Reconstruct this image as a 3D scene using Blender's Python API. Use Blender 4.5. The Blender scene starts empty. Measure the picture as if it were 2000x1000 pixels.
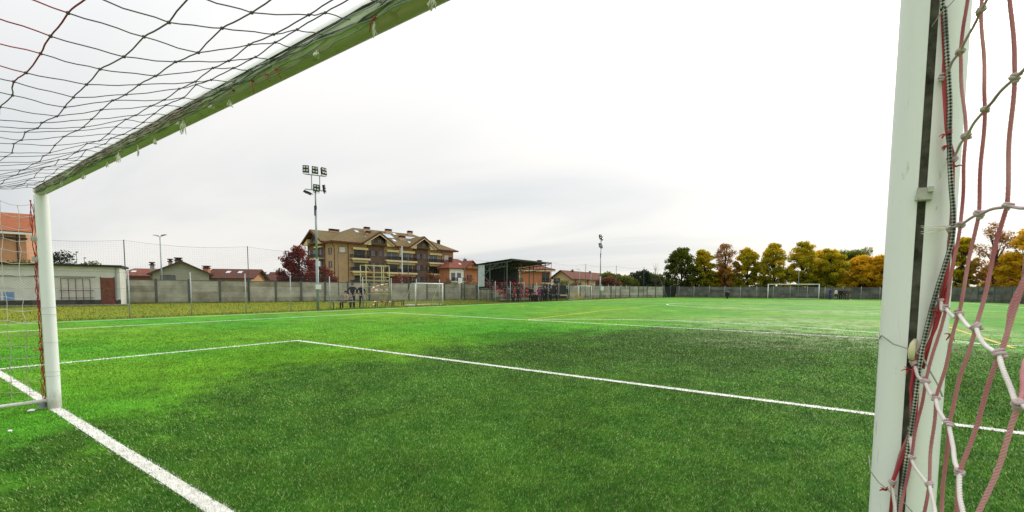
import bpy, bmesh, math, random
import numpy as np
from mathutils import Vector, Matrix

# ------------------------------------------------------------------ camera
FPX, YAW, PITCH, ROLL, CX, CY = 870.54, 0.6000, 0.0674, 0.0064, 1000.0, 622.7
CAM = Vector((-0.1639, -1.2129, 1.4225))
scene = bpy.context.scene
col = scene.collection
_f = Vector((-math.sin(YAW)*math.cos(PITCH), math.cos(YAW)*math.cos(PITCH), -math.sin(PITCH)))
_r0 = Vector((math.cos(YAW), math.sin(YAW), 0)); _u0 = _r0.cross(_f)
_r = _r0*math.cos(ROLL) + _u0*math.sin(ROLL); _u = -_r0*math.sin(ROLL) + _u0*math.cos(ROLL)
cd = bpy.data.cameras.new('Camera'); cam = bpy.data.objects.new('Camera', cd); col.objects.link(cam)
cd.sensor_fit = 'HORIZONTAL'; cd.sensor_width = 36.0; cd.lens = 36*FPX/2000; cd.shift_x = 0.0; cd.shift_y = (CY-500)/2000
cd.clip_start = 0.02; cd.clip_end = 5000
cam.matrix_world = Matrix(((_r.x, _u.x, -_f.x, CAM.x), (_r.y, _u.y, -_f.y, CAM.y), (_r.z, _u.z, -_f.z, CAM.z), (0, 0, 0, 1)))
scene.camera = cam

# ------------------------------------------------------------------ light
SUN_DIR = Vector((0.0856, 0.9021, 0.4229)).normalized()
SUN_EL = math.asin(SUN_DIR.z); SUN_AZ = math.atan2(SUN_DIR.x, SUN_DIR.y)
sl = bpy.data.lights.new('Sun', 'SUN'); sl.energy = 1.5; sl.angle = math.radians(12); sl.color = (1.0, 0.95, 0.86)
so = bpy.data.objects.new('Sun', sl); col.objects.link(so); so.location = (0, 0, 30)
so.rotation_euler = (-SUN_DIR).to_track_quat('-Z', 'Y').to_euler()

world = bpy.data.worlds.new('World'); scene.world = world; world.use_nodes = True
def build_world():
    nt = world.node_tree; N = nt.nodes; L = nt.links; N.clear()
    out = N.new('ShaderNodeOutputWorld'); bg = N.new('ShaderNodeBackground'); bg.inputs['Strength'].default_value = 0.1
    sky = N.new('ShaderNodeTexSky'); sky.sky_type = 'NISHITA'; sky.sun_disc = False
    sky.sun_elevation = SUN_EL; sky.sun_rotation = SUN_AZ; sky.air_density = 1.0; sky.dust_density = 1.5
    tc = N.new('ShaderNodeTexCoord'); sep = N.new('ShaderNodeSeparateXYZ'); L.new(tc.outputs['Generated'], sep.inputs[0])
    def mth(op, a, b=None, c=None, clamp=False):
        n = N.new('ShaderNodeMath'); n.operation = op; n.use_clamp = clamp
        for i, v in enumerate((a, b, c)):
            if v is None: continue
            if isinstance(v, (int, float)): n.inputs[i].default_value = v
            else: L.new(v, n.inputs[i])
        return n.outputs[0]
    z = mth('MAXIMUM', sep.outputs['Z'], 0.0)
    # overcast luminance: brighter overhead than at the horizon
    lum = mth('MULTIPLY_ADD', mth('POWER', z, 3.0), 1.35, mth('MULTIPLY_ADD', z, 0.10, 0.71))
    # glow round the veiled sun
    dn = N.new('ShaderNodeVectorMath'); dn.operation = 'DOT_PRODUCT'; L.new(tc.outputs['Generated'], dn.inputs[0]); dn.inputs[1].default_value = SUN_DIR
    dp = mth('MAXIMUM', dn.outputs['Value'], 0.0)
    g = mth('ADD', mth('MULTIPLY', mth('POWER', dp, 9.0), 0.20), mth('MULTIPLY', mth('POWER', dp, 160.0), 3.0))
    # cloud sheet seen in perspective
    zz = mth('ADD', z, 0.10)
    cb = N.new('ShaderNodeCombineXYZ'); L.new(mth('DIVIDE', sep.outputs['X'], zz), cb.inputs[0]); L.new(mth('DIVIDE', sep.outputs['Y'], zz), cb.inputs[1])
    mp = N.new('ShaderNodeMapping'); mp.inputs['Rotation'].default_value = (0, 0, math.radians(-28)); mp.inputs['Scale'].default_value = (0.30, 0.95, 1); mp.inputs['Location'].default_value = (3.1, 1.7, 0)
    L.new(cb.outputs[0], mp.inputs[0])
    def noise(scale, det, rough, dist):
        n = N.new('ShaderNodeTexNoise'); n.inputs['Scale'].default_value = scale; n.inputs['Detail'].default_value = det
        n.inputs['Roughness'].default_value = rough; n.inputs['Distortion'].default_value = dist; L.new(mp.outputs[0], n.inputs['Vector']); return n.outputs['Fac']
    n1 = noise(0.55, 6, 0.5, 0.6); n2 = noise(0.16, 3, 0.5, 0.3)
    nn = mth('ADD', mth('MULTIPLY', n1, 0.55), mth('MULTIPLY', n2, 0.45))
    rp = N.new('ShaderNodeValToRGB'); rp.color_ramp.interpolation = 'EASE'
    rp.color_ramp.elements[0].position = 0.36; rp.color_ramp.elements[0].color = (0.77, 0.805, 0.83, 1)
    rp.color_ramp.elements[1].position = 0.56; rp.color_ramp.elements[1].color = (1.06, 1.035, 0.99, 1)
    L.new(nn, rp.inputs[0])
    hi = N.new('ShaderNodeMapRange'); hi.interpolation_type = 'SMOOTHSTEP'; L.new(z, hi.inputs[0]); hi.inputs[1].default_value = 0.10; hi.inputs[2].default_value = 0.40; hi.inputs[3].default_value = 0.0; hi.inputs[4].default_value = 0.45
    cm = N.new('ShaderNodeMix'); cm.data_type = 'RGBA'; L.new(hi.outputs[0], cm.inputs[0]); L.new(rp.outputs[0], cm.inputs[6]); cm.inputs[7].default_value = (1.04, 1.03, 1.01, 1)
    sc0 = N.new('ShaderNodeVectorMath'); sc0.operation = 'SCALE'; L.new(cm.outputs[2], sc0.inputs[0]); L.new(mth('MULTIPLY', lum, 10.0), sc0.inputs['Scale'])
    gl = N.new('ShaderNodeVectorMath'); gl.operation = 'SCALE'; gl.inputs[0].default_value = (1.0, 0.93, 0.82); L.new(mth('MULTIPLY', g, 10.0), gl.inputs['Scale'])
    sc = N.new('ShaderNodeVectorMath'); sc.operation = 'ADD'; L.new(sc0.outputs[0], sc.inputs[0]); L.new(gl.outputs[0], sc.inputs[1])
    mx = N.new('ShaderNodeMix'); mx.data_type = 'RGBA'; mx.inputs[0].default_value = 0.93
    L.new(sky.outputs[0], mx.inputs[6]); L.new(sc.outputs[0], mx.inputs[7]); L.new(mx.outputs[2], bg.inputs['Color']); L.new(bg.outputs[0], out.inputs[0])
build_world()
vs = scene.view_settings; vs.view_transform = 'Standard'; vs.look = 'None'; vs.gamma = 1.0; vs.exposure = 0.32; vs.use_curve_mapping = False
scene.cycles.max_bounces = 8; scene.cycles.transparent_max_bounces = 16

# ------------------------------------------------------------------ helpers
rng = random.Random(7)
def P(px, py, dep):                     # the place seen at (px, py) of the photograph, dep metres away along the lens axis
    return CAM + dep*(_f + _r*((px-CX)/FPX) - _u*((py-CY)/FPX))
def ray(px, py): return _f + _r*((px-CX)/FPX) - _u*((py-CY)/FPX)
def G(px, dep, z=0.0):
    p = P(px, 565, dep); return Vector((p.x, p.y, z))
def on(px, py, axis, val):
    d = ray(px, py); t = (val-CAM[axis])/d[axis]; return CAM + t*d
def hor(px): return 557.5 + px*0.00645

MATS = {}
def mat(name, c, rough=0.75, var=0.18, scale=6.0, bump=0.0, bscale=40.0, metal=0.0, spec=0.3, c2=None, det=6, coord='Object', stretch=None):
    if name in MATS: return MATS[name]
    m = bpy.data.materials.new(name); m.use_nodes = True; nt = m.node_tree; N = nt.nodes; L = nt.links
    b = N['Principled BSDF']; b.inputs['Roughness'].default_value = rough; b.inputs['Metallic'].default_value = metal; b.inputs['Specular IOR Level'].default_value = spec
    tc = N.new('ShaderNodeTexCoord'); src = N.new('ShaderNodeNewGeometry').outputs['Position'] if coord == 'World' else tc.outputs[coord]
    if stretch:
        mp = N.new('ShaderNodeMapping'); mp.inputs['Scale'].default_value = stretch; L.new(src, mp.inputs[0]); src = mp.outputs[0]
    n = N.new('ShaderNodeTexNoise'); n.inputs['Scale'].default_value = scale; n.inputs['Detail'].default_value = det; n.inputs['Roughness'].default_value = 0.6; L.new(src, n.inputs['Vector'])
    r = N.new('ShaderNodeValToRGB'); r.color_ramp.elements[0].position = 0.3; r.color_ramp.elements[1].position = 0.7
    lo = [max(0, x*(1-var)) for x in c]; hi = [min(1, x*(1+var)) for x in c] if c2 is None else c2
    r.color_ramp.elements[0].color = (*lo, 1); r.color_ramp.elements[1].color = (*hi, 1)
    L.new(n.outputs['Fac'], r.inputs[0]); L.new(r.outputs[0], b.inputs['Base Color'])
    if bump:
        n2 = N.new('ShaderNodeTexNoise'); n2.inputs['Scale'].default_value = bscale; n2.inputs['Detail'].default_value = 4; L.new(src, n2.inputs['Vector'])
        bp = N.new('ShaderNodeBump'); bp.inputs['Strength'].default_value = bump; bp.inputs['Distance'].default_value = 0.02; L.new(n2.outputs['Fac'], bp.inputs['Height']); L.new(bp.outputs[0], b.inputs['Normal'])
    MATS[name] = m; return m

def frame_of(t):
    t = t.normalized(); a = Vector((0, 0, 1)) if abs(t.z) < 0.9 else Vector((1, 0, 0))
    n = t.cross(a).normalized(); return n, t.cross(n).normalized()
class MB:
    def __init__(s): s.v = []; s.f = []; s.m = []; s.mi = 0
    def add(s, vs, fs, mi=None):
        o = len(s.v); s.v.extend([tuple(x) for x in vs])
        for f in fs: s.f.append(tuple(i+o for i in f)); s.m.append(s.mi if mi is None else mi)
        return s
    def box(s, x0, x1, y0, y1, z0, z1, mi=None):
        v = [(x, y, z) for z in (z0, z1) for y in (y0, y1) for x in (x0, x1)]
        return s.add(v, [(0, 2, 3, 1), (4, 5, 7, 6), (0, 1, 5, 4), (2, 6, 7, 3), (0, 4, 6, 2), (1, 3, 7, 5)], mi)
    def bar(s, a, b, w, h, mi=None, up=None):          # rectangular bar from a to b
        a = Vector(a); b = Vector(b); t = (b-a).normalized(); up = Vector(up) if up else (Vector((0, 0, 1)) if abs(t.z) < 0.95 else Vector((0, 1, 0)))
        n = t.cross(up).normalized(); u = n.cross(t).normalized(); v = []
        for p in (a, b):
            for i, j in ((-1, -1), (1, -1), (1, 1), (-1, 1)): v.append(p + n*(i*w/2) + u*(j*h/2))
        return s.add(v, [(0, 1, 2, 3), (7, 6, 5, 4), (0, 4, 5, 1), (1, 5, 6, 2), (2, 6, 7, 3), (3, 7, 4, 0)], mi)
    def tube(s, pts, r, n=6, mi=None, cap=True):
        pts = [Vector(p) for p in pts]; k = len(pts); rs = r if isinstance(r, (list, tuple)) else [r]*k
        ts = [(pts[min(i+1, k-1)]-pts[max(i-1, 0)]).normalized() for i in range(k)]
        nn, bb = frame_of(ts[0]); v = []; f = []
        for i in range(k):
            if i:
                nn = (nn - ts[i]*nn.dot(ts[i])); nn = nn.normalized() if nn.length > 1e-6 else frame_of(ts[i])[0]; bb = ts[i].cross(nn)
            for j in range(n):
                a = 2*math.pi*j/n; v.append(pts[i] + (nn*math.cos(a) + bb*math.sin(a))*rs[i])
        for i in range(k-1):
            for j in range(n):
                f.append((i*n+j, i*n+(j+1) % n, (i+1)*n+(j+1) % n, (i+1)*n+j))
        if cap: f.append(tuple(range(n-1, -1, -1))); f.append(tuple((k-1)*n+j for j in range(n)))
        return s.add(v, f, mi)
    def cord(s, pts, r, mi=None, pitch=0.013):          # three strands laid into a cord
        pts = [Vector(p) for p in pts]; q = []; step = 0.0022
        for a, b in zip(pts, pts[1:]):
            n = max(1, int((b-a).length/step)); q += [a.lerp(b, k/n) for k in range(n)]
        q.append(pts[-1]); k = len(q); ts = [(q[min(i+1, k-1)]-q[max(i-1, 0)]).normalized() for i in range(k)]; nn = frame_of(ts[0])[0]; fr = []
        for i in range(k):
            nn = (nn-ts[i]*nn.dot(ts[i])).normalized(); fr.append((nn, ts[i].cross(nn)))
        for st_ in range(3):
            d = 0.0; line = []
            for i in range(k):
                if i: d += (q[i]-q[i-1]).length
                a = 2*math.pi*(d/pitch+st_/3); line.append(q[i]+(fr[i][0]*math.cos(a)+fr[i][1]*math.sin(a))*r*0.5)
            s.tube(line, r*0.56, 5, mi, cap=False)
        return s
    def prism(s, poly, h0, h1, axis='z', mi=None):      # poly in the plane across axis
        def mk(p, h): return {'z': (p[0], p[1], h), 'y': (p[0], h, p[1]), 'x': (h, p[0], p[1])}[axis]
        n = len(poly); v = [mk(p, h0) for p in poly] + [mk(p, h1) for p in poly]
        f = [tuple(range(n-1, -1, -1)), tuple(range(n, 2*n))] + [(i, (i+1) % n, n+(i+1) % n, n+i) for i in range(n)]
        return s.add(v, f, mi)
    def slab(s, pts, th, mi=None):                      # polygon thickened along its normal
        pts = [Vector(p) for p in pts]; nrm = (pts[1]-pts[0]).cross(pts[2]-pts[0]).normalized(); n = len(pts)
        v = pts + [p - nrm*th for p in pts]
        f = [tuple(range(n)), tuple(range(2*n-1, n-1, -1))] + [((i+1) % n, i, n+i, n+(i+1) % n) for i in range(n)]
        return s.add(v, f, mi)
    def ball(s, c, r, n=8, m=5, mi=None):
        c = Vector(c); r = r if isinstance(r, (tuple, list)) else (r, r, r); v = [c+Vector((0, 0, r[2]))]; f = []
        for i in range(1, m):
            a = math.pi*i/m
            for j in range(n): b = 2*math.pi*j/n; v.append(c+Vector((r[0]*math.sin(a)*math.cos(b), r[1]*math.sin(a)*math.sin(b), r[2]*math.cos(a))))
        v.append(c-Vector((0, 0, r[2])))
        for j in range(n): f.append((0, 1+j, 1+(j+1) % n)); f.append((len(v)-1, 1+(m-2)*n+(j+1) % n, 1+(m-2)*n+j))
        for i in range(m-2):
            for j in range(n): a = 1+i*n; f.append((a+j, a+n+j, a+n+(j+1) % n, a+(j+1) % n))
        return s.add(v, f, mi)
    def mesh(s, name, mats, smooth=False):
        me = bpy.data.meshes.new(name); me.from_pydata(s.v, [], s.f); me.update()
        mats = mats if isinstance(mats, (list, tuple)) else [mats]
        for m in mats: me.materials.append(m)
        if len(mats) > 1: me.polygons.foreach_set('material_index', s.m)
        if smooth: me.polygons.foreach_set('use_smooth', [True]*len(me.polygons))
        return me
    def build(s, name, mats, parent=None, smooth=False, world=False):
        if world and parent is not None:
            o = parent.location; s.v = [(x-o.x, y-o.y, z-o.z) for x, y, z in s.v]
        return obj(name, s.mesh(name, mats, smooth), parent)
def obj(name, me, parent=None):
    o = bpy.data.objects.new(name, me); col.objects.link(o)
    if parent is not None: o.parent = parent
    return o
def tag(o, label=None, cat=None, group=None, kind=None):
    if label: o['label'] = label
    if cat: o['category'] = cat
    if group: o['group'] = group
    if kind: o['kind'] = kind
    return o
def thing(name, label, cat, loc=(0, 0, 0), rz=0.0, group=None):
    o = bpy.data.objects.new(name, None); col.objects.link(o); o.location = loc; o.rotation_euler = (0, 0, rz); o.empty_display_size = 0.2
    return tag(o, label, cat, group)
def copy_tree(o, parent=None):
    c = o.copy(); col.objects.link(c)
    if parent is not None: c.parent = parent
    for ch in [x for x in o.children]: copy_tree(ch, c)
    return c
def wiggle(a, b, n, amp, rg, sag=0.0):
    a = Vector(a); b = Vector(b); out = []
    ph = rg.random()*6; ph2 = rg.random()*6
    for i in range(n+1):
        t = i/n; w = math.sin(math.pi*t)
        out.append(a.lerp(b, t) + Vector((math.sin(5*t+ph)*amp*w, math.cos(4*t+ph2)*amp*w, math.sin(6*t+ph2)*amp*w - sag*w)))
    return out

# ------------------------------------------------------------------ pitch, verge, lines
def turf_material(name, blades):
    m = bpy.data.materials.new(name); m.use_nodes = True; nt = m.node_tree; N = nt.nodes; L = nt.links
    b = N['Principled BSDF']; b.inputs['Roughness'].default_value = 0.55 if blades else 0.8; b.inputs['Specular IOR Level'].default_value = 0.10 if blades else 0.05
    geo = N.new('ShaderNodeNewGeometry')
    flat = N.new('ShaderNodeVectorMath'); flat.operation = 'MULTIPLY'; L.new(geo.outputs['Position'], flat.inputs[0]); flat.inputs[1].default_value = (1, 1, 0)
    def noise(scale, det=5, rough=0.6, vec=None, dist=0.0):
        n = N.new('ShaderNodeTexNoise'); n.inputs['Scale'].default_value = scale; n.inputs['Detail'].default_value = det; n.inputs['Roughness'].default_value = rough; n.inputs['Distortion'].default_value = dist
        L.new(vec if vec is not None else flat.outputs[0], n.inputs['Vector']); return n
    def mth(op, a, b_=None, c=None, clamp=False):
        n = N.new('ShaderNodeMath'); n.operation = op; n.use_clamp = clamp
        for i, v in enumerate((a, b_, c)):
            if v is None: continue
            if isinstance(v, (int, float)): n.inputs[i].default_value = v
            else: L.new(v, n.inputs[i])
        return n.outputs[0]
    def smooth(v, a, b_):
        n = N.new('ShaderNodeMapRange'); n.interpolation_type = 'SMOOTHSTEP'; L.new(v, n.inputs[0]); n.inputs[1].default_value = a; n.inputs[2].default_value = b_; return n.outputs[0]
    def mix(fac, a, c):
        n = N.new('ShaderNodeMix'); n.data_type = 'RGBA'
        if isinstance(fac, (int, float)): n.inputs[0].default_value = fac
        else: L.new(fac, n.inputs[0])
        for i, v in ((6, a), (7, c)):
            if isinstance(v, tuple): n.inputs[i].default_value = (*v, 1)
            else: L.new(v, n.inputs[i])
        return n.outputs[2]
    nf = noise(0.9, 12, 0.80); nf2 = noise(0.22, 12, 0.78)
    w1 = noise(0.35, 6, 0.65); w2 = noise(1.7, 5, 0.6)
    warp = mth('ADD', mth('MULTIPLY', mth('SUBTRACT', w1.outputs['Fac'], 0.5), 1.5), mth('ADD', mth('MULTIPLY', mth('SUBTRACT', w2.outputs['Fac'], 0.5), 0.5), mth('MULTIPLY', mth('SUBTRACT', nf.outputs['Fac'], 0.5), 2.2)))
    def ellipse(cx, cy, rx, ry, rot=0.0, soft=0.22):
        s = N.new('ShaderNodeVectorMath'); s.operation = 'SUBTRACT'; L.new(flat.outputs[0], s.inputs[0]); s.inputs[1].default_value = (cx, cy, 0)
        v = s.outputs[0]
        if rot:
            r = N.new('ShaderNodeVectorRotate'); r.rotation_type = 'Z_AXIS'; L.new(v, r.inputs['Vector']); r.inputs['Angle'].default_value = rot; v = r.outputs[0]
        d = N.new('ShaderNodeVectorMath'); d.operation = 'DIVIDE'; L.new(v, d.inputs[0]); d.inputs[1].default_value = (rx, ry, 1)
        l = N.new('ShaderNodeVectorMath'); l.operation = 'LENGTH'; L.new(d.outputs[0], l.inputs[0])
        return smooth(mth('ADD', l.outputs['Value'], mth('MULTIPLY', warp, 0.55)), 1+soft, 1-soft)
    # old, trodden fibre in the goalmouth
    worn = mth('MAXIMUM', ellipse(-2.4, 4.6, 5.4, 6.4, 0.15, 0.16), ellipse(-0.9, 11.4, 5.3, 6.0, -0.5, 0.2))
    dark = mth('MULTIPLY', ellipse(-4.0, 10.2, 4.4, 3.6, -0.55, 0.35), 0.6)
    sand = mth('MAXIMUM', ellipse(0.8, 20.5, 6.2, 7.0, -0.3, 0.4), mth('MAXIMUM', mth('MULTIPLY', ellipse(-1.0, 12.6, 2.6, 1.3, -0.5, 0.5), 0.6), mth('MAXIMUM', ellipse(-5.4, 38.5, 3.0, 2.4, 0, 0.5), ellipse(2.2, 35.0, 5.0, 3.6, 0, 0.5))))
    sn = noise(2.2, 6, 0.75, dist=0.6); sand = mth('MULTIPLY', sand, smooth(mth('ADD', mth('MULTIPLY', sn.outputs['Fac'], 0.5), mth('MULTIPLY', nf.outputs['Fac'], 0.5)), 0.44, 0.60), clamp=True)
    sn2 = noise(14.0, 4, 0.7); speck = smooth(sn2.outputs['Fac'], 0.52, 0.75)
    tone = noise(0.12, 3, 0.5)
    fresh = mix(smooth(tone.outputs['Fac'], 0.35, 0.65), (0.074, 0.278, 0.020), (0.126, 0.284, 0.020))
    wornc = mix(smooth(sn.outputs['Fac'], 0.35, 0.65), (0.034, 0.116, 0.011), (0.066, 0.162, 0.016))
    c = mix(worn, fresh, wornc)
    c = mix(dark, c, (0.030, 0.076, 0.010))
    if blades:
        at = N.new('ShaderNodeAttribute'); at.attribute_name = 'rnd'
        rn = at.outputs['Fac']
        pale = smooth(rn, 0.80, 0.97)
        palew = mth('MULTIPLY', pale, mth('MULTIPLY_ADD', worn, 0.62, 0.04))
        c = mix(palew, c, (0.26, 0.31, 0.13))
        k = N.new('ShaderNodeMapRange'); L.new(rn, k.inputs[0]); k.inputs[3].default_value = 0.55; k.inputs[4].default_value = 2.10
        sc = N.new('ShaderNodeVectorMath'); sc.operation = 'SCALE'; L.new(c, sc.inputs[0]); L.new(mth('MULTIPLY', k.outputs[0], mth('MULTIPLY_ADD', nf.outputs['Fac'], 1.5, 0.25)), sc.inputs['Scale']); c = sc.outputs[0]
        c = mix(mth('MULTIPLY', sand, 0.62), c, (0.42, 0.41, 0.28))
        la = N.new('ShaderNodeAttribute'); la.attribute_name = 'line'
        dirt = noise(9.0, 4)
        c = mix(la.outputs['Fac'], c, mix(smooth(dirt.outputs['Fac'], 0.4, 0.75), (0.70, 0.70, 0.64), (0.40, 0.40, 0.33)))
        tr = N.new('ShaderNodeBsdfTranslucent'); L.new(c, tr.inputs[0]); ms = N.new('ShaderNodeMixShader'); ms.inputs[0].default_value = 0.30
        L.new(b.outputs[0], ms.inputs[1]); L.new(tr.outputs[0], ms.inputs[2]); L.new(ms.outputs[0], N['Material Output'].inputs[0])
    else:
        fine = noise(55.0, 3, 0.7); fine2 = noise(7.0, 4, 0.7)
        fine3 = noise(22.0, 3, 0.7); fine4 = noise(1.6, 4, 0.65)
        k = mth('ADD', mth('ADD', mth('MULTIPLY', fine3.outputs['Fac'], 1.3), mth('MULTIPLY', fine2.outputs['Fac'], 0.9)), mth('ADD', mth('MULTIPLY', nf.outputs['Fac'], 2.0), mth('MULTIPLY_ADD', nf2.outputs['Fac'], 1.3, -1.88)))
        k = mth('MAXIMUM', k, 0.25)
        sc = N.new('ShaderNodeVectorMath'); sc.operation = 'SCALE'; L.new(c, sc.inputs[0]); L.new(k, sc.inputs['Scale']); c = sc.outputs[0]
        c = mix(mth('MULTIPLY', worn, mth('MULTIPLY', speck, 0.35)), c, (0.16, 0.24, 0.06))
        c = mix(mth('MULTIPLY', sand, 0.62), c, (0.42, 0.41, 0.28))
        bp = N.new('ShaderNodeBump'); bp.inputs['Strength'].default_value = 0.6; bp.inputs['Distance'].default_value = 0.02; L.new(fine.outputs['Fac'], bp.inputs['Height']); L.new(bp.outputs[0], b.inputs['Normal'])
    L.new(c, b.inputs['Base Color']); return m
M_TURF = turf_material('artificial_turf', False); M_BLADE = turf_material('turf_fibre', True)

PITCH_POLY = [(-25.4, -14), (42, -14), (42, 20), (20.6, 76), (12.9, 96.8), (-22.6, 86.7), (-25.4, 74.5)]
def sheet(name, poly, z, m, parent=None):
    mb = MB(); mb.add([(x, y, z) for x, y in poly], [tuple(range(len(poly)))]); return mb.build(name, m, parent)
def verge_material():
    m = mat('verge_grass', (0.22, 0.205, 0.010), 0.9, 0.0, 0.22, c2=(0.12, 0.20, 0.010), bump=0.3, bscale=40, coord='Object', spec=0.1); return m
s = 2500
gobj = sheet('ground', [(-s, -s), (s, -s), (s, s), (-s, s)], -0.04, verge_material()); tag(gobj, kind='structure')
pitch = sheet('pitch', PITCH_POLY, 0.0, M_TURF); tag(pitch, kind='structure')

M_LINE = mat('line_white', (0.62, 0.62, 0.56), 0.8, 0.0, 7, c2=(0.80, 0.80, 0.76), bump=0.5, bscale=120)
M_YLINE = mat('line_yellow', (0.55, 0.40, 0.03), 0.8, 0.2, 5, bump=0.5, bscale=120)
NEARX0, NEARX1, NEARY0, NEARY1 = -14.0, 4.2, -1.5, 7.0
def strip(name, a, b, w, m, z=0.004):
    a = Vector((*a, 0)); b = Vector((*b, 0)); t = (b-a); n = max(2, int(t.length/0.10)) if t.length < 30 and min(a.y, b.y) < 8 else max(2, int(t.length/1.0))
    t.normalize(); q = Vector((-t.y, t.x, 0)); mb = MB(); v = []; f = []
    near = n > 20
    for i in range(n+1):
        p = a.lerp(b, i/n); j1 = rng.uniform(-1, 1)*0.006 if near else 0; j2 = rng.uniform(-1, 1)*0.006 if near else 0
        v += [p + q*(w/2+j1) + Vector((0, 0, z)), p - q*(w/2+j2) + Vector((0, 0, z))]
        if i: k = 2*i; f.append((k-2, k-1, k+1, k))
    mb.add(v, f); return mb.build(name, m, pitch)
def arc(name, c, r, a0, a1, w, m, z=0.004, n=48):
    mb = MB(); v = []; f = []
    for i in range(n+1):
        a = a0+(a1-a0)*i/n; d = Vector((math.cos(a), math.sin(a), 0)); p = Vector((*c, z)); v += [p+d*(r+w/2), p+d*(r-w/2)]
        if i: k = 2*i; f.append((k-2, k, k+1, k-1))
    mb.add(v, f); return mb.build(name, m, pitch)
GW = 7.44; FARY = 89.6; LX5, LX16, TX = -11.60, -20.64, -24.55; MIDX = -3.72; W = 0.12
RX5, RX16, RTX = 2*MIDX-LX5, 2*MIDX-LX16, 15.3
LINES = [((TX, 0), (RTX, 0)), ((LX5, 0.06), (LX5, 5.33)), ((LX5-W/2, 5.33), (RX5+W/2, 5.33)), ((RX5, 0.06), (RX5, 5.27))]
strip('goal_line', *LINES[0], W-0.02, M_LINE); strip('goal_area_line', *LINES[1], W, M_LINE); strip('goal_area_line', *LINES[2], W, M_LINE, 0.0045); strip('goal_area_line', *LINES[3], W, M_LINE)
strip('penalty_area_line', (LX16, 0.06), (LX16, 15.99), W, M_LINE, 0.0045); strip('penalty_area_line', (LX16-W/2, 15.99), (RX16, 15.99), W, M_LINE, 0.005); strip('penalty_area_line', (RX16, 0.06), (RX16, 15.9), W, M_LINE, 0.0045)
arc('penalty_arc', (MIDX, 11.4), 8.66, math.radians(32.2), math.radians(147.8), W, M_LINE, 0.0055)
strip('touchline', (TX, 0.06), (TX, 77), W, M_LINE, 0.005); strip('touchline', (RTX, 0.06), (RTX, 80), W, M_LINE, 0.005)
strip('halfway_line', (TX+0.06, 45), (RTX-0.06, 45), W, M_LINE); arc('centre_circle', (MIDX, 45), 8.7, 0, 2*math.pi, W, M_LINE, 0.0055, 72)
strip('penalty_area_line', (LX16, FARY-16), (11.5, FARY-16), W, M_LINE); strip('goal_area_line', (LX5, FARY-5.3), (4.2, FARY-5.3), W, M_LINE); strip('goal_line', (-21, FARY), (14, FARY), W, M_LINE)
strip('goal_area_line', (LX5, FARY-5.2), (LX5, FARY-0.1), W, M_LINE, 0.0045); strip('goal_area_line', (4.2, FARY-5.2), (4.2, FARY-0.1), W, M_LINE, 0.0045)
strip('yellow_line', (-11.1, 15.9), (-12.0, 27.0), 0.10, M_YLINE, 0.0065); strip('yellow_line', (-12.0, 27.0), (-12.2, 40.0), 0.10, M_YLINE, 0.0065)
strip('yellow_line', (4.0, 15.2), (4.5, 33.0), 0.10, M_YLINE, 0.0065); strip('yellow_line', (-20.2, 24.6), (-20.4, 29.6), 0.10, M_YLINE, 0.0065)
arc('yellow_line', (-21.6, 29.6), 1.25, 0, math.radians(80), 0.10, M_YLINE, 0.0065, 12)
strip('yellow_line', (6.4, 72.0), (5.2, 79.0), 0.12, M_YLINE, 0.0065)
strip('yellow_line', (-4.6, 22.4), (-1.2, 25.6), 0.10, M_YLINE, 0.0065)

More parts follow.
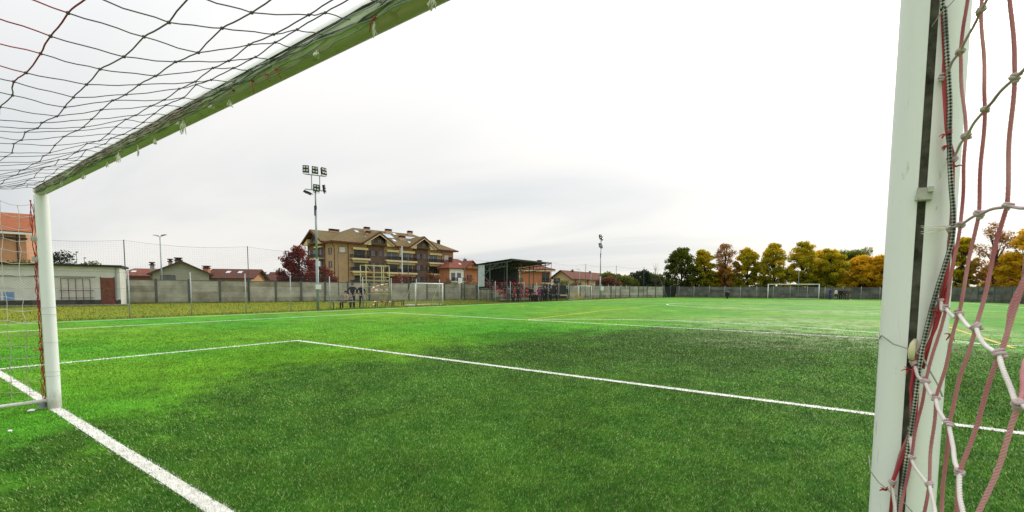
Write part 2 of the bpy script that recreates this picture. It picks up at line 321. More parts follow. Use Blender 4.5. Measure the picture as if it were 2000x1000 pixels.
def turf_fibres():
    rs = np.random.default_rng(3); n = 1350000
    a = rs.uniform(math.radians(-8), math.radians(196), n)        # round the goal, pitch side
    rr = np.exp(rs.uniform(math.log(1.5), math.log(24.0), n))
    x = CAM.x + rr*np.cos(a); y = CAM.y + rr*np.sin(a)
    r = rr
    # ragged line mask
    j = rs.normal(0, 0.010, n); ln = np.zeros(n)
    ln[np.abs(y+j*1.2) < 0.050] = 1
    ln[(np.abs(x+j-LX5) < 0.06) & (y > 0) & (y < 5.39)] = 1
    ln[(np.abs(y+j-5.33) < 0.06) & (x > LX5-0.06) & (x < RX5+0.06)] = 1
    ln[(np.abs(x+j-RX5) < 0.06) & (y > 0) & (y < 5.39)] = 1
    ln[(np.abs(y+j*2-15.99) < 0.06) & (x > LX16) & (x < RX16)] = 1; ln[(np.abs(x+j*2-LX16) < 0.06) & (y > 0) & (y < 16)] = 1
    rd = np.hypot(x-MIDX, y-11.4); ln[(np.abs(rd+j*2-8.66) < 0.06) & (y > 15.99)] = 1
    ye = ((np.abs(x-(-11.1-(y-15.9)*0.081)) < 0.05) & (y > 15.9) & (y < 27)) | ((np.abs(x-(4.0+(y-15.2)*0.028)) < 0.05) & (y > 15.2)) | ((np.abs((x+4.6)*0.685-(y-22.4)*0.728) < 0.05) & (x > -4.6) & (x < -1.2) & (y > 22))
    keep = ~ye & (rs.random(n) < np.clip((24.0-r)/13, 0, 1)) & ~((np.hypot(x, y) < 0.075) | (np.hypot(x+GW, y) < 0.075)); x, y, r, ln = x[keep], y[keep], r[keep], ln[keep]; n = len(x)
    w = 0.0017*np.clip(r/2.2, 0.8, 6.5)*rs.uniform(0.7, 1.3, n); h = 0.0155*rs.uniform(0.55, 1.35, n)*(0.85+0.05*np.clip(r, 0, 14))
    th = rs.uniform(0, 2*math.pi, n); lean = rs.uniform(0.15, 1.15, n)*h*1.25; la = rs.uniform(0, 2*math.pi, n)*0.5 + 0.6 + 1.1*np.sin(x*0.9)+0.8*np.cos(y*0.8)
    co = np.empty((n, 3, 3), np.float32)
    co[:, 0] = np.stack([x-np.cos(th)*w, y-np.sin(th)*w, np.full(n, 0.0)], 1); co[:, 1] = np.stack([x+np.cos(th)*w, y+np.sin(th)*w, np.full(n, 0.0)], 1)
    co[:, 2] = np.stack([x+np.cos(la)*lean, y+np.sin(la)*lean, h], 1)
    me = bpy.data.meshes.new('turf_fibres'); me.vertices.add(3*n); me.vertices.foreach_set('co', co.ravel()); me.loops.add(3*n); me.loops.foreach_set('vertex_index', np.arange(3*n, dtype=np.int32))
    me.polygons.add(n); me.polygons.foreach_set('loop_start', np.arange(0, 3*n, 3, dtype=np.int32)); me.update(); me.validate()
    for nm, arr in (('rnd', np.repeat(rs.random(n), 3)), ('line', np.repeat(ln, 3))):
        at = me.attributes.new(nm, 'FLOAT', 'POINT'); at.data.foreach_set('value', arr.astype(np.float32))
    me.materials.append(M_BLADE); o = obj('turf_fibres', me); tag(o, 'short green plastic turf fibres covering the near pitch', 'turf', kind='stuff')
turf_fibres()

def grass_fringe():                       # rank grass along the foot of the boundary wall and the fence
    rs = np.random.default_rng(5); V = []; F = []
    def run(a, b, n, hh, spread):
        for _ in range(n):
            t = rs.random(); x = a[0]+(b[0]-a[0])*t+rs.normal(0, spread); y = a[1]+(b[1]-a[1])*t+rs.normal(0, spread); h = hh*rs.uniform(0.3, 1.3); an = rs.uniform(0, 6.28); w = 0.012
            k = len(V); V.extend([(x-math.cos(an)*w, y-math.sin(an)*w, -0.045), (x+math.cos(an)*w, y+math.sin(an)*w, -0.045), (x+rs.normal(0, 0.4)*h, y+rs.normal(0, 0.4)*h, h-0.04)]); F.append((k, k+1, k+2))
    run((-47.6, 11.4), (-23.6, 77.5), 9000, 0.20, 0.18); run((-26.15, 3.0), (-26.15, 70.0), 7000, 0.12, 0.12); run((-45.0, 2.0), (-42.3, 10.6), 900, 0.16, 0.2)
    run((-22.0, 86.2), (12.5, 96.2), 5000, 0.2, 0.15)
    # loose blades over the verge
    for _ in range(26000):
        y = rs.uniform(2, 60); x = rs.uniform(-50+0.36*y, -26.3); 
        h = 0.07*rs.uniform(0.4, 1.4); an = rs.uniform(0, 6.28); w = 0.018; k = len(V); V.extend([(x-math.cos(an)*w, y-math.sin(an)*w, -0.045), (x+math.cos(an)*w, y+math.sin(an)*w, -0.045), (x+rs.normal(0, 0.5)*h, y+rs.normal(0, 0.5)*h, h-0.04)]); F.append((k, k+1, k+2))
    me = bpy.data.meshes.new('verge_grass'); me.from_pydata(V, [], F); me.materials.append(mat('rank_grass', (0.10, 0.18, 0.012), 0.8, 0.3, 0.6, c2=(0.22, 0.21, 0.02))); tag(obj('verge_grass', me), 'rough yellow green grass on the verge beyond the fence', 'grass', kind='stuff')
grass_fringe()

# ------------------------------------------------------------------ the near goal
def post_paint(name, stain_bounce_tint):
    m = bpy.data.materials.new(name); m.use_nodes = True; nt = m.node_tree; N = nt.nodes; L = nt.links; b = N['Principled BSDF']
    b.inputs['Roughness'].default_value = 0.42; b.inputs['Specular IOR Level'].default_value = 0.4
    tc = N.new('ShaderNodeTexCoord')
    def noise(scale, stretch=(1, 1, 1), det=6, rough=0.6, dist=0):
        mp = N.new('ShaderNodeMapping'); mp.inputs['Scale'].default_value = stretch; L.new(tc.outputs['Object'], mp.inputs[0])
        n = N.new('ShaderNodeTexNoise'); n.inputs['Scale'].default_value = scale; n.inputs['Detail'].default_value = det; n.inputs['Roughness'].default_value = rough; n.inputs['Distortion'].default_value = dist; L.new(mp.outputs[0], n.inputs[0]); return n.outputs['Fac']
    def rng_(v, a, b_, c=0.0, d=1.0):
        n = N.new('ShaderNodeMapRange'); n.interpolation_type = 'SMOOTHSTEP'; L.new(v, n.inputs[0]); n.inputs[1].default_value = a; n.inputs[2].default_value = b_; n.inputs[3].default_value = c; n.inputs[4].default_value = d; return n.outputs[0]
    def mul(a, b_):
        n = N.new('ShaderNodeMath'); n.operation = 'MULTIPLY'; L.new(a, n.inputs[0])
        if isinstance(b_, (int, float)): n.inputs[1].default_value = b_
        else: L.new(b_, n.inputs[1])
        return n.outputs[0]
    def mix(f, a, c):
        n = N.new('ShaderNodeMix'); n.data_type = 'RGBA'; L.new(f, n.inputs[0])
        for i, v in ((6, a), (7, c)):
            if isinstance(v, tuple): n.inputs[i].default_value = (*v, 1)
            else: L.new(v, n.inputs[i])
        return n.outputs[2]
    c = mix(noise(5, (1, 1, 0.3) if not stain_bounce_tint else (0.3, 1, 1)), (0.78, 0.80, 0.78), (0.87, 0.87, 0.85))
    scuff = mul(rng_(noise(30, (1.0, 1.0, 0.18), 5, 0.7, 1.5), 0.62, 0.70), rng_(noise(3.0), 0.46, 0.58))
    c = mix(mul(scuff, 0.6), c, (0.22, 0.20, 0.17))
    if not stain_bounce_tint:
        sz = N.new('ShaderNodeSeparateXYZ'); L.new(tc.outputs['Object'], sz.inputs[0]); az = N.new('ShaderNodeMath'); az.operation = 'MULTIPLY_ADD'; L.new(noise(16, (1, 1, .5), 6, .7, .8), az.inputs[0]); az.inputs[1].default_value = -0.35; L.new(sz.outputs['Z'], az.inputs[2]); c = mix(mul(rng_(az.outputs[0], .10, -.18), .7), c, (0.24, 0.25, 0.15))
    if stain_bounce_tint:
        sp = N.new('ShaderNodeSeparateXYZ'); L.new(tc.outputs['Object'], sp.inputs[0])
        ad = N.new('ShaderNodeMath'); ad.operation = 'MULTIPLY_ADD'; L.new(noise(9, (0.35, 1, 1), 6, 0.65, 0.6), ad.inputs[0]); ad.inputs[1].default_value = -0.11; L.new(sp.outputs['Z'], ad.inputs[2])
        low = rng_(ad.outputs[0], -0.055, -0.118)          # underside mask: reddish tint painted against green turf bounce, plus mottled stains
        c = mix(mul(low, 0.9), c, (0.66, 0.44, 0.40))
        c = mix(mul(low, rng_(noise(24, (0.5, 1, 1), 5, 0.7, 0.8), 0.52, 0.68, 0, 0.5)), c, (0.20, 0.15, 0.10))
    L.new(c, b.inputs['Base Color'])
    bp = N.new('ShaderNodeBump'); bp.inputs['Strength'].default_value = 0.08; bp.inputs['Distance'].default_value = 0.01; L.new(noise(60), bp.inputs['Height']); L.new(bp.outputs[0], b.inputs['Normal'])
    return m
M_POST = post_paint('post_paint', False); M_BAR = post_paint('crossbar_paint', True)
M_SLOT = mat('slot_grime', (0.12, 0.115, 0.085), 0.9, 0.5, 30, c2=(0.34, 0.33, 0.26))
M_STEEL = mat('galvanised', (0.30, 0.33, 0.33), 0.5, 0.25, 8, metal=0.4)
M_CLIP = mat('clip_plastic', (0.42, 0.42, 0.36), 0.5, 0.25, 25); M_CLIPY = mat('clip_yellowed', (0.62, 0.58, 0.36), 0.45, 0.2, 30)
RXP, RYP = 0.052, 0.061
def profile(slot_ang, sw=0.0062, depth=0.022, n=44):       # oval section with a net slot; slot_ang in the section plane
    out = []; s0 = None
    for i in range(n):
        a = slot_ang + math.pi*2*(i+0.5)/n
        out.append((RXP*math.cos(a), RYP*math.sin(a)))
    d = Vector((math.cos(slot_ang), math.sin(slot_ang))); q = Vector((-d.y, d.x)); R = 1/math.sqrt((d.x/RXP)**2+(d.y/RYP)**2)
    out = [p for p in out if abs(Vector(p).dot(q)) > sw or Vector(p).dot(d) < 0]
    body = [tuple(d*(R-0.0006)+q*sw)] + out + [tuple(d*(R-0.0006)-q*sw), tuple(d*(R-depth)-q*sw), tuple(d*(R-depth)+q*sw)]
    return body
def extruded(prof, pts, mats, frame, slot=3):
    """sweep a closed section; the last three wall strips are the slot"""
    mb = MB(); n = len(prof); v = []
    for p in pts:
        for a, c in prof: v.append(Vector(p)+frame[0]*a+frame[1]*c)
    for k in range(len(pts)-1):
        for i in range(n):
            j = (i+1) % n; mi = 1 if i >= n-3 else 0
            mb.add([], []); mb.f.append((k*n+i, k*n+j, (k+1)*n+j, (k+1)*n+i)); mb.m.append(mi)
    mb.v = [tuple(x) for x in v]
    mb.f.append(tuple(range(n-1, -1, -1))); mb.m.append(0); mb.f.append(tuple((len(pts)-1)*n+i for i in range(n))); mb.m.append(0)
    return mb
goal = thing('football_goal', 'full-size white goal framing the view, crossbar underside stained and tinted against turf bounce', 'goal', (0, 0, 0))
X, Y, Z = Vector((1, 0, 0)), Vector((0, 1, 0)), Vector((0, 0, 1))
def smooth_by_angle(o):
    me = o.data; me.polygons.foreach_set('use_smooth', [len(p.vertices) == 4 for p in me.polygons]); me.set_sharp_from_angle(angle=math.radians(35)); return o
pr = profile(math.radians(-97.5))
o = extruded(pr, [(0, 0, z) for z in (-0.02, 1.2, 2.437)], None, (X, Y)).build('post', [M_POST, M_SLOT], goal); smooth_by_angle(o); tag(o, 'near right post with a dark slot and hanging cords')
o = extruded(profile(math.radians(-90)), [(-GW, 0, z) for z in (-0.02, 1.2, 2.437)], None, (X, Y)).build('post', [M_POST, M_SLOT], goal); smooth_by_angle(o); tag(o, 'left post standing on the goal line')
# crossbar: section in the YZ plane, its slot at the back
mbx = extruded(profile(math.radians(180), sw=0.006), [(-GW-0.05, 0, 0), (-GW/2, 0, 0), (0.05, 0, 0)], None, (Y*1.15, Z*1.0))
cb = mbx.build('crossbar', [M_BAR, M_SLOT], goal); cb.location = (0, 0, 2.5); smooth_by_angle(cb)
mb = MB()
mb.tube([(-GW-0.0, -0.06, 0.105), (-GW-0.02, -0.9, 0.11), (-GW, -1.75, 0.09)], 0.019, 10); mb.build('ground_bar', M_POST, goal, True)
mb = MB(); mb.tube([(0.0, -0.06, 0.105), (0.03, -0.9, 0.11), (0.02, -1.75, 0.09)], 0.019, 10); mb.build('ground_bar', M_POST, goal, True)
mb = MB(); mb.tube([(-GW, -1.75, 0.09), (0.02, -1.75, 0.09)], 0.019, 10); mb.build('ground_bar', M_POST, goal, True)
mb = MB(); mb.bar((-GW-0.055, -0.02, 0.05), (-GW+0.0, -0.13, 0.05), 0.03, 0.06); mb.build('bracket', M_STEEL, goal)
# clips on the right post
c = on(1805, 380, 1, -0.066)
mb = MB(); mb.box(-0.0115, 0.0115, -0.007, 0.004, -0.012, 0.012); mb.box(-0.010, 0.012, -0.0095, -0.006, -0.0105, -0.0055); mb.box(0.0045, 0.0125, -0.014, -0.006, 0.003, 0.0125); mb.box(-0.0125, -0.0085, -0.0125, -0.006, -0.012, -0.004)
o = mb.build('net_clip', M_CLIP, goal); o.location = c; o.rotation_euler = (0, math.radians(4), math.radians(-8))
c = on(1783, 686, 1, -0.068); mb = MB(); mb.tube([(0.003, 0.006, 0.022), (-0.001, -0.004, 0.014), (-0.003, -0.007, 0.0), (-0.002, -0.003, -0.013), (0.003, 0.006, -0.017)], [0.003, 0.005, 0.006, 0.005, 0.003], 10)
o = mb.build('net_clip', M_CLIPY, goal, True); o.location = c
for zc in (1.95, 1.72):
    mb = MB(); mb.box(-0.015, 0.015, -0.105, -0.055, -0.02, 0.02); mb.box(-0.02, 0.02, -0.10, -0.085, -0.03, 0.03); o = mb.build('net_clip', M_CLIP, goal); o.location = (-GW, 0, zc)

# ------------------------------------------------------------------ net of the near goal
def cord_material(name, c, c2, twist=900):
    m = bpy.data.materials.new(name); m.use_nodes = True; nt = m.node_tree; N = nt.nodes; L = nt.links; b = N['Principled BSDF']; b.inputs['Roughness'].default_value = 0.85; b.inputs['Specular IOR Level'].default_value = 0.15
    tc = N.new('ShaderNodeTexCoord'); n = N.new('ShaderNodeTexNoise'); n.inputs['Scale'].default_value = 7; n.inputs['Detail'].default_value = 6; L.new(tc.outputs['Object'], n.inputs[0])
    r = N.new('ShaderNodeValToRGB'); r.color_ramp.elements[0].position = 0.32; r.color_ramp.elements[0].color = (*c, 1); r.color_ramp.elements[1].position = 0.68; r.color_ramp.elements[1].color = (*c2, 1); L.new(n.outputs[0], r.inputs[0]); L.new(r.outputs[0], b.inputs['Base Color'])
    n2 = N.new('ShaderNodeTexNoise'); n2.inputs['Scale'].default_value = 700; n2.inputs['Detail'].default_value = 2; L.new(tc.outputs['Object'], n2.inputs[0])
    bp = N.new('ShaderNodeBump'); bp.inputs['Strength'].default_value = 0.5; bp.inputs['Distance'].default_value = 0.001; L.new(n2.outputs[0], bp.inputs['Height']); L.new(bp.outputs[0], b.inputs['Normal']); return m
M_PINK = cord_material('faded_red_cord', (0.34, 0.085, 0.10), (0.58, 0.29, 0.30)); M_WCORD = cord_material('white_cord', (0.60, 0.52, 0.49), (0.80, 0.76, 0.72)); M_DCORD = cord_material('backlit_cord', (0.11, 0.11, 0.125), (0.20, 0.18, 0.19))  # the dark top-net cord has its backlit tone put into the colour
M_MIXC = cord_material('dusty_cord', (0.34, 0.22, 0.23), (0.62, 0.53, 0.52)); M_RCORD = cord_material('red_cord', (0.34, 0.03, 0.04), (0.45, 0.08, 0.09)); M_GCORD = cord_material('greyish_cord', (0.28, 0.30, 0.27), (0.50, 0.50, 0.46))
M_FRAY = cord_material('frayed_tape', (0.62, 0.60, 0.50), (0.80, 0.78, 0.68))
net = thing('goal_net', 'worn red and white net hanging from the near goal', 'net', (0, 0, 0))
nr = random.Random(21)
def knot_mesh(name, r, m):
    mb = MB(); pts = []
    for i in range(23):
        a = i/22*2*math.pi*2.1; pts.append((r*1.02*math.cos(a), r*1.02*math.sin(a)*0.95, (i/22-0.5)*r*2.1 + 0.25*r*math.sin(a*0.5)))
    mb.tube(pts, r*0.50, 7); mb.ball((0, 0, 0), (r*0.95, r*0.95, r*1.1), 8, 6); return mb.mesh(name, m, True)
KN_BIG = knot_mesh('knot', 0.0046, M_MIXC)
# right side panel: columns run down, rows run back from the post
colY = [-0.068, -0.105, -0.175, -0.285, -0.395, -0.50]
rows = {
 'A': [(1842, 152), (1876, 100), (1916, 20), (1970, -90)],
 'B': [(1860, 310), (1887, 265), (1924, 213), (1982, 152), (2075, 70)],
 'C': [(1857, 448), (1876, 438), (1912, 418), (1967, 402), (2055, 412)],
 'D': [(1837, 586), (1848, 601), (1873, 612), (1906, 638), (1952, 692), (1990, 790)],
 'E': [(1786, 709), (1808, 744), (1828, 777), (1853, 828), (1874, 922), (1890, 1060)],
 'F': [(1780, 836), (1780, 894), (1815, 945), (1838, 1030), (1850, 1130)],
 'G': [(1742, 942), (1752, 1035), (1790, 1110), (1800, 1200)],
}
order = 'ABCDEFG'; K = {}
for rn, lst in rows.items():
    for j, px in enumerate(lst): K[rn, j] = on(px[0], px[1], 1, colY[j])
def bow(a, b, rg, amp, n=9):
    return wiggle(a, b, n, amp, rg)
CC = {r_: MB() for r_ in order}; DC = {j: MB() for j in range(8)}
for rn in order:
    sidew = CC[rn]
    js = sorted(j for (r_, j) in K if r_ == rn)
    for j in js[:-1]:
        a, b = K[rn, j], K[rn, j+1]; pts = bow(a, b, nr, 0.0018)
        if rn in 'DEFG':
            for i, p in enumerate(pts): p.z -= 0.010*math.sin(math.pi*i/9)
        sidew.cord(pts, 0.0029 if rn in 'DEFG' else 0.0023, mi=0 if rn in 'DEFG' else 1)
    # on towards the back of the goal
    p = K[rn, js[-1]]
    for k in range(1, 9):
        q = Vector((0.05+0.01*math.sin(k), p.y-0.13, p.z+nr.uniform(-0.02, 0.005)));
        if q.y < -1.75: break
        sidew.tube(bow(p, q, nr, 0.004, 5), 0.0026, 6); p = q
for i, rn in enumerate(order[:-1]):
    for j in range(6):
        if (rn, j) in K and (order[i+1], j) in K:
            DC[j].cord(bow(K[rn, j], K[order[i+1], j], nr, 0.0016, 12), 0.0027 if j else 0.0032)
for j in range(5):
    sider = DC[j]                                      # up to the crossbar, down to the ground bar
    if ('A', j) in K:
        a = K['A', j]; pts = [a.copy()]
        for k in range(1, 4): pts.append(Vector((a.x+nr.uniform(-.01, .01), a.y+nr.uniform(-.008, .008), a.z+(2.45-a.z)*k/3)))
        for p, q in zip(pts, pts[1:]): sider.cord(bow(p, q, nr, 0.003, 5), 0.0027)
    rn = [r_ for r_ in order if (r_, j) in K][-1]; a = K[rn, j]; pts = [a.copy()]; n = max(1, int((a.z-0.1)/0.16))
    for k in range(1, n+1): pts.append(Vector((a.x+(0.02-a.x)*k/n+nr.uniform(-.01, .01), a.y, a.z+(0.1-a.z)*k/n)))
    for p, q in zip(pts, pts[1:]): sider.cord(bow(p, q, nr, 0.004, 5), 0.0027)
sider = DC[4]; p, q = on(2040, 330, 0, 0.05), on(2000, 545, 0, 0.05); sider.cord(bow(p, q, nr, 0.003, 8), 0.0028); sider.cord(bow(q, K['D', 4], nr, 0.0025, 8), 0.0028)
p = on(2010, 690, 0, 0.05); sider = DC[5]; sider.cord(bow(p, K['D', 5], nr, 0.0025, 8), 0.0029)
for q in CC.values(): q.build('cross_cord', [M_WCORD, M_MIXC], net, True)
for q in DC.values():
    if q.v: q.build('down_cord', M_PINK, net, True)
for (rn, j), p in K.items():
    o = obj('knot', KN_BIG, net); o.location = p; o.rotation_euler = (nr.uniform(-.7, .7), nr.uniform(-.7, .7), nr.uniform(0, 6)); sc = nr.uniform(0.85, 1.2); o.scale = (sc, sc, sc)
# red lacing gathered on the post side
mb = MB()
for pxs in ([(1838, -20), (1842, 60), (1846, 152), (1850, 260), (1862, 300), (1861, 400), (1859, 450), (1850, 540), (1838, 588)], [(1861, 445), (1862, 520), (1852, 560), (1828, 640), (1800, 700), (1787, 712)], [(1856, 470), (1845, 560), (1822, 650), (1803, 720)],
            [(1787, 712), (1778, 760), (1784, 800), (1781, 840), (1765, 890), (1745, 940), (1738, 1010)], [(1842, 152), (1848, 250), (1854, 290), (1858, 320)], [(1784, 720), (1792, 770), (1788, 830), (1775, 900), (1760, 1000)]):
    mb.tube([on(x, y, 1, -0.070+nr.uniform(-.003, .003)) for x, y in pxs], 0.0024, 7)
mb.build('lacing', M_RCORD, net, True)
for (px, py), n, ln in (((1858, 655), 5, .012), ((1775, 722), 4, .014), ((1730, 958), 6, .012), ((1848, 262), 5, .010), ((1850, 285), 5, .010), ((1868, 325), 3, .014), ((1835, 612), 3, .014)):
    c = on(px, py, 1, -0.078); mb = MB()
    for i in range(n): d = Vector((nr.uniform(-1, .4), nr.uniform(-.6, 0), nr.uniform(-1, .4))).normalized(); mb.tube([c, c+d*ln*0.5+Vector((0, 0, .002)), c+d*ln], [0.0016, 0.0012, 0.0006], 5)
    mb.build('frayed_end', M_RCORD, net, True)
mb = MB()
for i in range(6):
    a = on(1857, 442, 1, -0.076); b = on(1800+nr.uniform(-3, 3), 447+nr.uniform(-6, 14), 1, -0.085); m_ = (a+b)/2 + Vector((0, -0.004, nr.uniform(-.006, .002))); mb.tube([a, m_, b], [0.0012, 0.0009, 0.0004], 5)
mb.build('frayed_end', M_FRAY, net, True)
# thin strings tied round the post
def post_loop(pts, y=-0.07): return [on(x, yy, 1, y) for x, yy in pts]
mb = MB(); mb.tube([Vector((-0.054, 0.01, 1.33))]+[Vector((-0.055, -0.03, 1.325))]+post_loop([(1722, 655), (1745, 672), (1783, 684), (1800, 695), (1815, 722), (1832, 752), (1841, 775)], -0.073), 0.0014, 6); mb.build('string', M_GCORD, net, True)
mb = MB(); mb.tube(post_loop([(1697, 890), (1700, 920), (1716, 942), (1738, 960), (1760, 975), (1782, 1000)], -0.072), 0.0011, 6); mb.build('string', M_GCORD, net, True)
mb = MB(); mb.tube(post_loop([(1868, -5), (1850, 15), (1838, 25), (1820, 52)], -0.074), 0.0011, 6); mb.build('string', M_GCORD, net, True)

# top panel: sagging from the back of the crossbar
ysn = [-0.058, -0.15, -0.24, -0.44, -0.62, -0.80, -0.98, -1.16, -1.34, -1.52, -1.70]
zsn = [2.485, 2.462, 2.43, 2.335, 2.275, 2.255, 2.25, 2.25, 2.26, 2.28, 2.30]
xs = [-2.33+0.197*k for k in range(-25, 12)]
T = {}
for i, x in enumerate(xs):
    for j, (y, z) in enumerate(zip(ysn, zsn)):
        s_ = min(1.0, max(0.0, (x+GW)/0.9))*min(1.0, max(0.0, (0.1-x)/0.5)); zz = 2.485-(2.485-z)*(0.35+0.65*s_)
        a = 0.0 if j == 0 else 1.0
        T[i, j] = Vector((x+nr.uniform(-.016, .016)*a + 0.02*math.sin(1.7*x+j), y+nr.uniform(-.014, .014)*a, zz+(nr.uniform(-.012, .012)+0.012*math.sin(x*2.3+j*1.1))*a))
mbp = MB(); mbq = MB(); mk = MB()
for i in range(len(xs)):
    for j in range(len(ysn)):
        near = T[i, j].x > -4.6
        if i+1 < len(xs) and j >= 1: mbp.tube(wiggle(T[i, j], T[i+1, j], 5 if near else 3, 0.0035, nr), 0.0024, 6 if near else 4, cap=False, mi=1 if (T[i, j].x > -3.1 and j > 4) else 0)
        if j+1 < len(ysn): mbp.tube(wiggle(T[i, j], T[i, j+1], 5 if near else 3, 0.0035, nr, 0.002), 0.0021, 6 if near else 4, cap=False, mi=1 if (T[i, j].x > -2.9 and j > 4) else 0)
        if j >= 1: mk.ball(T[i, j], (0.0062, 0.0062, 0.0055), 7, 5)
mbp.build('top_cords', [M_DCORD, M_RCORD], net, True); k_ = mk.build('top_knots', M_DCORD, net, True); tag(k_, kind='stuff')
# bundle of gathered cords laced under the bar
for c_, m_, nb, seed in (('lacing', M_MIXC, 8, 1), ('lacing', M_GCORD, 4, 2), ('lacing', M_DCORD, 3, 3)):
    mb = MB(); rg = random.Random(seed)
    for q in range(nb):
        x = -GW+rg.uniform(0, .3); pts = []; ang = rg.uniform(190, 215) if seed == 1 else rg.uniform(185, 235); end = {1: -2.9, 2: -0.1, 3: -0.1}[seed] - rg.uniform(0, .5)
        while x < end:
            ang += rg.uniform(-9, 9); ang = min(228 if seed == 1 else 240, max(178, ang)); rr = 1.04+rg.uniform(0, .10); sg = 0.010*rg.random()
            pts.append(Vector((x, RXP*1.15*rr*math.cos(math.radians(ang)), 2.5+RYP*rr*math.sin(math.radians(ang))-sg*0.2))); x += rg.uniform(.05, .13)
        mb.tube(pts, 0.0036 if seed == 1 else 0.0026, 6)
    mb.build(c_, m_, net, True)
rg = random.Random(12)
for q, x in enumerate([-1.32, -1.62, -2.0, -2.85, -3.02, -3.42, -3.48, -3.95, -4.25, -4.62, -4.7, -5.0, -5.7, -6.3]):
    mb = MB(); a0 = rg.uniform(225, 262); c = Vector((x, RXP*1.2*math.cos(math.radians(a0)), 2.5+RYP*1.06*math.sin(math.radians(a0)))); ln = rg.choice([.03, .045, .06, .085, .025, .05])
    ns = rg.choice([4, 9, 14, 7])
    for i in range(ns):
        d = Vector((rg.gauss(0, .008*(ln/.05)), rg.gauss(-.006, .008), -ln*rg.uniform(.7, 1.1))); mb.tube([c, c+d*0.35+Vector((rg.gauss(0, .003), 0, 0)), c+d*0.7+Vector((rg.gauss(0, .006), 0, 0)), c+d], [0.0028, 0.0030, 0.0034, 0.0016], 5)
    mb.ball(c, (0.008, 0.006, 0.007), 7, 5); mb.build('frayed_tie', M_FRAY, net, True)
for x, dx, dz in ((-2.42, .05, -.05), (-2.75, -.03, .05), (-2.55, .03, -.07), (-4.5, .02, -.04), (-1.6, -.03, -.05), (-2.33, .06, -.06)):
    mb = MB(); a0 = math.radians(225); c = Vector((x, RXP*1.22*math.cos(a0), 2.5+RYP*1.08*math.sin(a0))); mb.tube([c, c+Vector((dx*.5, -.012, dz*.25)), c+Vector((dx, -.008, dz))], [0.003, 0.0024, 0.0016], 6); mb.ball(c, 0.0065, 7, 5); mb.build('red_tie', M_RCORD, net, True)
# left side panel
mb = MB(); mr = MB(); SL = {}
lys = [-0.075, -0.19, -0.315, -0.45, -0.59, -0.74, -0.9, -1.06, -1.22, -1.4, -1.58, -1.74]; lzs = [0.11+0.131*k for k in range(18)]
for i, y in enumerate(lys):
    for j, z in enumerate(lzs):
        SL[i, j] = Vector((-GW-0.015-0.04*math.sin(min(1, i/4)*1.5)+nr.uniform(-.01, .01), y+nr.uniform(-.014, .014), z+(nr.uniform(-.012, .012)-0.025*math.sin(i*1.57))*(1 if i else 0)))
for i in range(len(lys)):
    for j in range(len(lzs)):
        m_ = nr.random()
        if i+1 < len(lys): mb.tube(wiggle(SL[i, j], SL[i+1, j], 5, 0.004, nr, 0.008), 0.0026, 5, cap=False, mi=0 if j > 6 else 1)
        if j+1 < len(lzs): (mr if i == 0 else mb).tube(wiggle(SL[i, j], SL[i, j+1], 4, 0.004, nr), 0.0026, 5, cap=False, mi=0 if j > 6 else 1)
        if i: mb.ball(SL[i, j], 0.005, 6, 4, mi=0 if j > 6 else 1)
mb.build('side_cords', [M_WCORD, M_MIXC], net, True)
for q in range(3): mr.tube([Vector((-GW-0.02+nr.uniform(-.014, .014), -0.078+nr.uniform(-.02, .02), z)) for z in np.arange(0.08, 2.46, 0.085)], 0.0036, 6)
mr.build('lacing', M_RCORD, net, True)
for z in (1.16, 1.10, 0.78, 0.44, 0.39):
    mb = MB(); mb.tube([Vector((-GW+0.066*math.sin(a)*0.93, -0.068*math.cos(a), z+0.02*math.sin(a*.5)*(1 if z > 1.12 else -.4))) for a in np.linspace(-0.2, 3.4, 12)], 0.0013, 5)
    mb.build('string', M_GCORD, net, True)
c = Vector((-GW-0.02, -0.075, 0.70)); mb = MB()
for i in range(7): d = Vector((nr.uniform(-.3, .3), -nr.uniform(.2, 1), nr.uniform(-.4, .3)))*0.09; mb.tube([c, c+d*.5, c+d], [0.003, 0.0025, 0.001], 5)
mb.ball(c, 0.02, 7, 5); mb.build('frayed_end', M_RCORD, net, True)

# braided rope hanging down the near post
def rope_material():
    m = bpy.data.materials.new('braided_rope'); m.use_nodes = True; nt = m.node_tree; N = nt.nodes; L = nt.links; b = N['Principled BSDF']; b.inputs['Roughness'].default_value = 0.8
    uv = N.new('ShaderNodeUVMap'); uv.uv_map = 'UVMap'; mp = N.new('ShaderNodeMapping'); mp.inputs['Rotation'].default_value = (0, 0, math.radians(45)); L.new(uv.outputs[0], mp.inputs[0])
    ck = N.new('ShaderNodeTexChecker'); ck.inputs['Color1'].default_value = (0.012, 0.013, 0.013, 1); ck.inputs['Color2'].default_value = (0.50, 0.52, 0.44, 1); ck.inputs['Scale'].default_value = 1.0; L.new(mp.outputs[0], ck.inputs[0])
    tc = N.new('ShaderNodeTexCoord'); n = N.new('ShaderNodeTexNoise'); n.inputs['Scale'].default_value = 14; L.new(tc.outputs['Object'], n.inputs[0]); r = N.new('ShaderNodeMapRange'); L.new(n.outputs[0], r.inputs[0]); r.inputs[1].default_value = 0.35; r.inputs[2].default_value = 0.6; r.inputs[3].default_value = 0.25; r.inputs[4].default_value = 0.95
    mx = N.new('ShaderNodeMix'); mx.data_type = 'RGBA'; L.new(r.outputs[0], mx.inputs[0]); mx.inputs[6].default_value = (0.014, 0.016, 0.015, 1); L.new(ck.outputs[0], mx.inputs[7]); L.new(mx.outputs[2], b.inputs['Base Color']); return m
